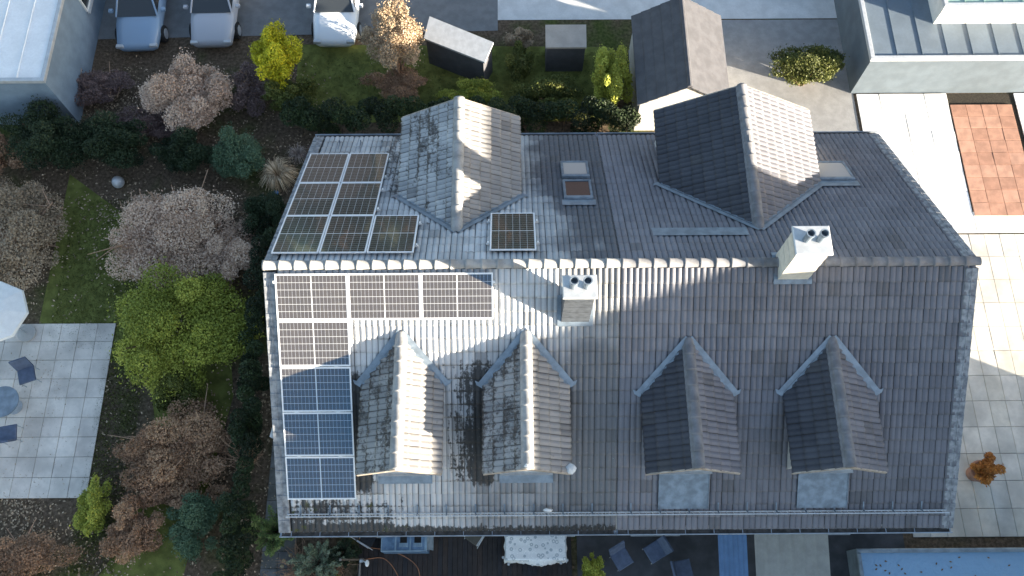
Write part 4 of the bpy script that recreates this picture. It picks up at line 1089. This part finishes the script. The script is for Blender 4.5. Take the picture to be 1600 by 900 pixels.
# parasol, lounger and table on the patio
pr = thing('parasol', 'white garden parasol standing on the patio at the left frame edge', 'parasol', (-10.5, 1.15, .05))
q = MB(); q.tube([(0, 0, 0), (0, 0, 2.35)], .025, 8); q.build('pole', M_METW, pr)
q = MB(); q.lathe([(0, 0), (.3, 0), (.3, .06), (.05, .1), (0, .1)], (0, 0, 0), 16); q.build('base', M_WALLD, pr)
q = MB(); q.lathe([(1.08, 1.98), (1.05, 2.06), (.5, 2.26), (0, 2.38)], (0, 0, 0), 8); q.build('canopy', M_PLASW, pr)
def lounger(label, x, y, rz, g='garden chairs on the patio'):
    r = thing('garden_chair', label, 'chair', (x, y, .055), rz, g)
    q = MB(); q.bbox(-.26, .26, -.26, .26, .38, .45, .02); q.build('seat', pm('slate_cushion', (.10, .13, .20), .7, .2, 8), r)
    q = MB(); Mb = Matrix.Translation((0, .25, .42)) @ Matrix.Rotation(rad(-16), 4, 'X'); q.box(-.26, .26, -.03, .03, 0, .5, M=Mb); q.build('backrest', pm('slate_cushion', (0, 0, 0)), r)
    for sx in (-.24, .24):
        for sy in (-.22, .22): q = MB(); q.tube([(sx, sy, 0), (sx, sy, .4)], .015, 6); q.build('leg', M_METW, r)
lounger('dark blue cushioned garden chair above the patio table', -10.0, -.4, rad(20)); lounger('dark blue cushioned garden chair below the patio table', -10.2, -2.3, rad(190))
pt = thing('patio_table', 'round light grey metal table between the two blue garden chairs', 'table', (-10.4, -1.35, .055))
q = MB(); q.lathe([(0, .70), (.5, .70), (.5, .735), (0, .735)], (0, 0, 0), 24); q.build('tabletop', M_ZINC, pt)
q = MB(); q.tube([(0, 0, 0), (0, 0, .7)], .03, 8); q.lathe([(0, 0), (.25, 0), (.25, .03), (0, .04)], (0, 0, 0), 16); q.build('leg', M_METW, pt)

# ------------------------------------------------------------------ parked cars and buildings at the top
def car(label, x, y, rz, paint):
    r = thing('parked_car', label, 'car', (x, y, .02), rz, 'cars parked beside the road')
    # body as lofted cross sections along y (length), nose at -y
    S_ = [(-2.1, .35, .55, .62), (-2.0, .30, .72, .78), (-1.2, .28, .90, .86), (-.3, .27, .95, .88), (1.2, .27, .96, .88), (1.9, .30, .93, .84), (2.08, .40, .72, .76)]
    m = MB(); vs = []; k = 10
    for yy, z0, z1, w in S_:
        for t in range(k):
            a = 2*PI*t/k; cx = math.copysign(abs(math.cos(a))**.45, math.cos(a)); cz = math.copysign(abs(math.sin(a))**.5, math.sin(a))
            vs.append((w*cx, yy, (z0+z1)/2+(z1-z0)/2*cz))
    fs = [tuple(range(k)), tuple(range(len(S_)*k-1, (len(S_)-1)*k-1, -1))]
    for i in range(len(S_)-1):
        for t in range(k): j = (t+1) % k; fs.append((i*k+t, (i+1)*k+t, (i+1)*k+j, i*k+j))
    m.add(vs, fs); m.build('body', paint, r, True)
    c = MB(); A = [(-.95, .93, .76), (-.30, 1.38, .60), (1.25, 1.40, .60), (1.95, .92, .72)]
    vs = []
    for yy, z, w in A: vs += [(-w, yy, z), (w, yy, z)]
    vs += [(-.8, -.95, .88), (.8, -.95, .88), (-.8, 1.95, .88), (.8, 1.95, .88)]
    c.add(vs, [(0, 2, 3, 1), (4, 6, 7, 5), (0, 6, 4, 2), (1, 3, 5, 7)]); c.build('window', M_PANE, r)
    rf = MB(); rf.bbox(-.61, .61, -.32, 1.27, 1.375, 1.42, .02); rf.build('roof', paint, r)
    for sx in (-1, 1):
        p = MB()
        for y0, y1 in ((-.95, -.30), (.42, .50), (1.25, 1.95)):
            za, zb = (.94, 1.39) if y0 < 0 else ((1.39, 1.39) if y0 < 1 else (1.40, .93))
            if .4 < y0 < 1: p.box(sx*.74-.02, sx*.74+.02, y0, y1, .92, 1.3)
            else: p.tube([(sx*(.77 if za < 1 else .61), y0, za), (sx*(.77 if zb < 1 else .61), y1, zb)], .035, 6)
        p.build('pillar', paint, r)
        h = MB(); h.bbox(sx*.62-.14, sx*.62+.14, -2.11, -1.98, .56, .68, .02); h.build('headlight', M_ZLIGHT, r)
        mi = MB(); mi.bbox(sx*.98-.08, sx*.98+.08, -.75, -.62, .92, 1.04, .02); mi.build('mirror', paint, r)
        for yy in (-1.3, 1.3):
            w = MB(); w.lathe([(0, -.1), (.31, -.1), (.32, -.06), (.32, .06), (.31, .1), (0, .1)], (0, 0, 0), 18); w.v = [(sx*.80+zz, yy+a, .32+b_) for a, b_, zz in w.v]
            wo = w.build('wheel', pm('rubber', (.02, .02, .02), .8, .2, 8), r)
            w = MB(); w.lathe([(0, 0), (.2, 0), (.2, .02), (0, .02)], (0, 0, 0), 12); w.v = [(sx*.905+zz*sx, yy+a, .32+b_) for a, b_, zz in w.v]; w.build('rim', M_METW, wo)
def paint(name, c): 
    n = N(name); n.done(c, .3, spec=.5); n.b.inputs['Coat Weight'].default_value = .6; n.b.inputs['Coat Roughness'].default_value = .08; return n.mat
car('pale blue car parked at the top left', -8.4, 14.35, rad(2), paint('paint_blue', (.22, .32, .45)))
car('silver grey car parked between the pale blue and the white car', -5.6, 14.5, rad(1), paint('paint_silver', (.42, .43, .47)))
car('white car parked right of the yellow tree', -.95, 14.5, 0, paint('paint_white', (.78, .8, .82)))

def flat_building(name, label, x0, x1, y0, y1, h, wallm, roofm, seams=0, cat='building', win=()):
    r = thing(name, label, cat, (x0, y0, 0)); w, d = x1-x0, y1-y0
    b = MB(); b.box(0, w, 0, d, 0, h-.12); b.build('wall', wallm, r)
    t = MB(); t.box(.0-.06, w+.06, -.06, d+.06, h-.119, h-.03); ro = t.build('roof', roofm, r)
    for a, bb, c, e in ((-.08, w+.08, -.08, .06), (-.08, w+.08, d-.06, d+.08), (-.08, .06, .06, d-.06), (w-.06, w+.08, .06, d-.06)):
        p = MB(); p.bbox(a, bb, c, e, h-.118, h+.03, .01); p.build('roof_edge', M_ZLIGHT, r)
    for k in range(seams):
        p = MB(); xx = w*(k+1)/(seams+1); p.box(xx-.015, xx+.015, .08, d-.08, h-.03, h+.0); p.build('seam', roofm, ro)
    for M_, ww, hh in win: window(r, M_, ww, hh)
    return r
M_ROOFW = pm('white_roofing', (.90, .90, .89), .7, .06, 1.5)
M_BLUEW = pm('blue_render', (.20, .27, .35), .8, .15, 2)
flat_building('garage', 'white flat roofed garage with a blue grey side wall at the top left corner', -16.5, -10.2, 9.3, 17.5, 2.8, M_BLUEW, M_ROOFW, 6, 'garage',
              [(Matrix.Translation((6.32, 4.2, 1.1)) @ Matrix.Rotation(PI/2, 4, 'Z'), 1.4, .9)])
M_BLUED = pm('dark_blue_render', (.10, .13, .16), .8, .15, 2)
M_ROOFB = pm('blue_grey_roofing', (.15, .19, .23), .6, .12, 1.5)
M_ROOFM = pm('mint_roofing', (.33, .47, .40), .6, .1, 1.5)
flat_building('outbuilding', 'long blue grey flat roofed building at the top right', 18.4, 30, 10.45, 19, 2.2, M_BLUED, M_ROOFB, 12)
flat_building('pavilion', 'mint green roofed upper block rising from the blue grey building', 20.8, 25.5, 11.9, 18, 3.2, M_WALLW, M_ROOFM, 6)
def gabled_shed(name, label, x0, x1, y0, y1, he, hr, wallm, roofm, along='y', cat='shed'):
    r = thing(name, label, cat, (x0, y0, 0)); w, d = x1-x0, y1-y0; m = MB(); f = .08
    if along == 'y':
        P = [(0, 0), (w, 0), (w, he), (w/2, hr), (0, he)]
        vs = [(a, 0, z) for a, z in P]+[(a, d, z) for a, z in P]; fs = [(0, 1, 2, 3, 4), (9, 8, 7, 6, 5)]+[(i, i+5, (i+1) % 5+5, (i+1) % 5) for i in range(5)]
    else:
        P = [(0, 0), (d, 0), (d, he), (d/2, hr), (0, he)]
        vs = [(0, a, z) for a, z in P]+[(w, a, z) for a, z in P]; fs = [(4, 3, 2, 1, 0), (5, 6, 7, 8, 9)]+[((i+1) % 5, (i+1) % 5+5, i+5, i) for i in range(5)]
    m.add(vs, fs); m.build('wall', wallm, r)
    half = (w if along == 'y' else d)/2; ln = (d if along == 'y' else w); sl = math.hypot(half, hr-he); nrow = max(3, int(sl/.34))
    for sg in (-1, 1):
        q = MB(); 
        for k in range(nrow):   # overlapping courses
            t0, t1 = k/nrow, (k+1.12)/nrow
            def pt(t, s, up):
                a = half+sg*half*t*1.06; z = hr-(hr-he)*t*1.06+up
                return (a, s, z) if along == 'y' else (s, a, z)
            a_, b_ = -.15, ln+.15
            vs = [pt(t0, a_, .03), pt(t0, b_, .03), pt(t1, b_, .07), pt(t1, a_, .07), pt(t0, a_, .0), pt(t0, b_, .0), pt(t1, b_, .03), pt(t1, a_, .03)]
            q.add(vs, [(0, 1, 2, 3), (7, 6, 5, 4), (0, 4, 5, 1), (1, 5, 6, 2), (2, 6, 7, 3), (3, 7, 4, 0)])
        q.build('roof', roofm, r)
    c = MB(); 
    if along == 'y': c.tube([(half, -.15, hr+.04), (half, ln+.15, hr+.04)], .09, 8)
    else: c.tube([(-.15, half, hr+.04), (ln+.15, half, hr+.04)], .09, 8)
    c.build('ridge_cap', roofm, r)
    return r
M_ROOFD = pm('dark_roofing', (.095, .095, .105), .7, .2, 3)
gabled_shed('shed', 'dark roofed garden building behind the attached house', 10.2, 13.2, 8.9, 12.4, 1.9, 2.9, M_WALLD, M_ROOFD)
def lean_to(label, pts, z0, z1, mat, name='shed'):
    r = thing(name, label, 'shed', (pts[0][0], pts[0][1], 0)); o = pts[0]; q = [(x-o[0], y-o[1]) for x, y in pts]
    m = MB(); zz = [z0, z0, z1, z1]; vs = [(x, y, 0) for x, y in q]+[(x, y, z-.1) for (x, y), z in zip(q, zz)]
    m.add(vs, [(3, 2, 1, 0), (4, 5, 6, 7), (0, 1, 5, 4), (1, 2, 6, 5), (2, 3, 7, 6), (3, 0, 4, 7)]); m.build('wall', M_ROOFD, r)
    c = Vector((sum(x for x, y in q)/4, sum(y for x, y in q)/4)); e = [(c+(Vector(p)-c)*1.06) for p in q]
    m = MB(); vs = [(p.x, p.y, z-.09) for p, z in zip(e, zz)]+[(p.x, p.y, z) for p, z in zip(e, zz)]
    m.add(vs, [(3, 2, 1, 0), (4, 5, 6, 7), (0, 1, 5, 4), (1, 2, 6, 5), (2, 3, 7, 6), (3, 0, 4, 7)]); m.build('roof', mat, r)
lean_to('slanting pale grey shed roof with a dark side above the rear wing', [(2.6, 11.9), (4.7, 10.9), (5.0, 11.5), (2.8, 12.6)], 1.5, 1.8, M_ZLIGHT)
lean_to('small beige roofed hut behind the rear hedge', [(7.0, 11.5), (8.4, 11.5), (8.4, 12.3), (7.0, 12.3)], 1.5, 1.7, pm('beige_roofing', (.45, .40, .35), .8, .12, 2), 'hut')
plant('bush', 'tall bright yellow bush left of the white parked car', 'bush', (-2.75, 11.0, 1.5), (.95, 1.3, 1.45), 12500, .10, FG['yellow'], lumps=12)
plant('bush', 'mid green bush at the foot of the yellow bush', 'bush', (-2.3, 9.9, .9), (1.1, .7, 1.0), 9500, .09, FG['olive'], lumps=10)
plant('bush', 'peach tan autumn bush between the white car and the pale shed', 'bush', (1.5, 11.2, 2.3), (1.1, 1.0, 1.9), 14000, .09, FG['tan'], lumps=9, ntw=24, twig=M_TWIG)
plant('bush', 'low tan brown bush behind the rear hedge below the peach bush', 'bush', (1.6, 10.6, .5), (1.3, .7, .5), 7500, .08, FG['brown'])
plant('bush', 'low green bush in front of the pale slanting shed', 'bush', (4.3, 10.1, .5), (1.2, .6, .6), 7500, .08, FG['green'])
plant('bush', 'olive bush to the left of the beige hut', 'bush', (6.0, 11.4, .6), (.7, .9, .7), 6500, .08, FG['olive'])
plant('bush', 'small tan bush between the green bush and the beige hut', 'bush', (6.0, 12.6, .5), (.6, .4, .55), 3500, .08, FG['tan'])
plant('bush', 'yellow green upright bush left of the dark garden building', 'bush', (9.3, 10.2, 1.2), (.75, 1.25, 1.35), 10500, .09, FG['lime'], lumps=12)
plant('bush', 'dark olive bush behind the hedge right of the rear wing', 'bush', (7.3, 9.9, .7), (1.4, .7, .8), 9500, .09, FG['olive'])
plant('bush', 'wide olive green bush in front of the long blue grey building', 'bush', (16.6, 10.9, .9), (1.7, .9, 1.0), 13500, .09, FG['olive'], lumps=12)
structure(flat('path', [(13.3, 8.2), (18.5, 8.2), (18.5, 13.85), (13.3, 13.85)], .012, pm('grey_gravel', (.30, .30, .30), .95, .15, 3, bump=.5)))
plant('bush', 'small orange brown bush behind the far right roof corner', 'bush', (17.2, 7.3, .5), (.8, .5, .6), 4500, .08, FG['tan'])
plant('bush', 'small olive shrub at the edge of the white courtyard', 'bush', (18.2, 5.5, .4), (.45, .5, .5), 3200, .08, FG['olive'])
hedge('hedge', 'dark hedge behind the attached house, right of the yellow green bush', [(9.4, 8.6), (10.0, 8.6)], .8, 1.5, 3500, FG['hedge'], .08)
# right side: plant pot and front garden things
pp = thing('potted_plant', 'orange flowering plant in a terracotta pot on the pale driveway', 'plant pot', (20.1, -3.7, .05))
q = MB(); q.lathe([(0, 0), (.22, 0), (.32, .5), (.35, .5), (.35, .56), (.30, .56), (.28, .48), (0, .48)], (0, 0, 0), 18); q.build('pot', M_TC[0], pp)
P, tn = blob_points((0, 0, .85), (.5, .5, .42), 3000, 7); V, F = leaves(P, .09)
link(bpy.data.objects.new('foliage', np_mesh('foliage', V, F, FG['orange'], face={'lv': np.clip(tn*.6+rng.uniform(0, .4, len(P)), 0, 1)})), pp)
def awning(label, x0, x1, y0, y1, z0, z1, mat, name='awning', strips=6):
    r = thing(name, label, 'awning', (x0, y0, 0)); w, d = x1-x0, y0-y1
    for k in range(strips):
        a = w*k/strips; b_ = w*(k+1)/strips
        q = MB(); q.sheet(lambda u, v: (a+(b_-a)*u, -d*v, z0+(z1-z0)*v-.02*math.sin(u*PI)), 4, 6); o = q.build('fabric_strip', mat, r); md = o.modifiers.new('t', 'SOLIDIFY'); md.thickness = .006
    q = MB(); q.tube([(0, -d, z1), (w, -d, z1)], .03, 8); q.build('front_bar', M_METW, r)
    q = MB(); q.bbox(-.02, w+.02, -.02, .14, z0-.06, z0+.06, .02); q.build('cassette', M_METW, r)
    for xx in (.08, w-.08): q = MB(); q.tube([(xx, 0, z0-.08), (xx, -d, z1-.03)], .018, 6); q.build('arm', M_METW, r)
awning('narrow blue fabric awning below the gutter of the attached house', 11.35, 12.15, -5.42, -8.2, 2.6, 2.0, pm('blue_awning', (.10, .19, .34), .8, .12, 4))
awning('wide grey beige fabric awning right of the narrow blue one', 12.35, 14.4, -5.42, -8.2, 2.65, 2.05, pm('taupe_awning', (.30, .30, .28), .8, .12, 4))
pl = thing('pool', 'large light blue garden pool in front of the attached house', 'pool', (15.8, -9.4, .0))
q = MB()
for a, b_, c, d in ((0, 5.4, 0, .12), (0, 5.4, 3.3, 3.42), (0, .12, .12, 3.3), (5.28, 5.4, .12, 3.3)): q.bbox(a, b_, c, d, .02, .85, .03)
q.build('wall', M_ZINC, pl)
q = MB(); q.sheet(lambda u, v: (.12+5.16*u, .12+3.18*v, .72+.004*math.sin(u*40)*math.cos(v*33)), 40, 24); 
wn = N('pool_water'); wn.bump(wn.noise(5, 4.), .8, .06); q.build('water', wn.done((.24, .40, .58), .08, spec=.6), pl, True)
q = MB()
for k in range(60):
    x, y, a = random.uniform(.3, 5.1), random.uniform(1.2, 3.2), random.uniform(0, PI); c_, s_ = .05*math.cos(a), .05*math.sin(a)
    q.add([(x-c_, y-s_, .735), (x+s_*.5, y-c_*.5, .733), (x+c_, y+s_, .738), (x-s_*.5, y+c_*.5, .734)], [(0, 1, 2, 3)])
stuff(q.build('floating_leaves', pm('wet_leaf', (.16, .10, .04), .6, .4, 9), pl))
for i, (x, y, r_, lb) in enumerate(((8.9, -6.2, 30, 'dark garden chair nearest the green bush, in front of the attached house'), (9.9, -6.0, -60, 'dark garden chair in the middle in front of the attached house'), (10.7, -6.5, 100, 'dark garden chair beside the blue awning'))):
    lounger(lb, x, y, rad(r_), 'dark chairs on the neighbouring terrace')
plant('bush', 'small yellow green bush right of the patterned table', 'bush', (8.0, -6.5, .5), (.35, .5, .5), 3200, .08, FG['green'])

# ------------------------------------------------------------------ beyond the frame: unseen houses added to cast shade on roof and garden, trees mirrored in the panels
gabled_shed('house', 'unseen two storey house added at the right to shade the right part of the roof', 23.0, 29.0, -19.2, -3.4, 8.2, 11.2, M_WALLW, M_ROOFD, 'y', 'house')
gabled_shed('house', 'second unseen house added further down at the right to shade the lower left garden', 23.0, 29.0, -33.5, -20.4, 7.2, 10.4, M_WALLW, M_ROOFD, 'y', 'house')
cols = ['umber', 'rust', 'umber', 'rust', 'umber', 'umber', 'rust', 'umber', 'rust', 'umber', 'umber']
kinds = {'umber': 'dark brown', 'rust': 'rusty orange'}
order = ['first', 'second', 'third', 'fourth', 'fifth', 'sixth', 'seventh', 'eighth', 'ninth', 'tenth', 'eleventh']
for i, m in enumerate(cols):
    tree('autumn_tree', '%s autumn tree in the row behind the road, %s from the left' % (kinds[m], order[i]), -31+i*5.6+random.uniform(-.8, .8), 34+random.uniform(-1.5, 2.5), random.uniform(12.5, 16.5), 4.6, 8500, .62, FG[m], 'trees behind the road', .28)
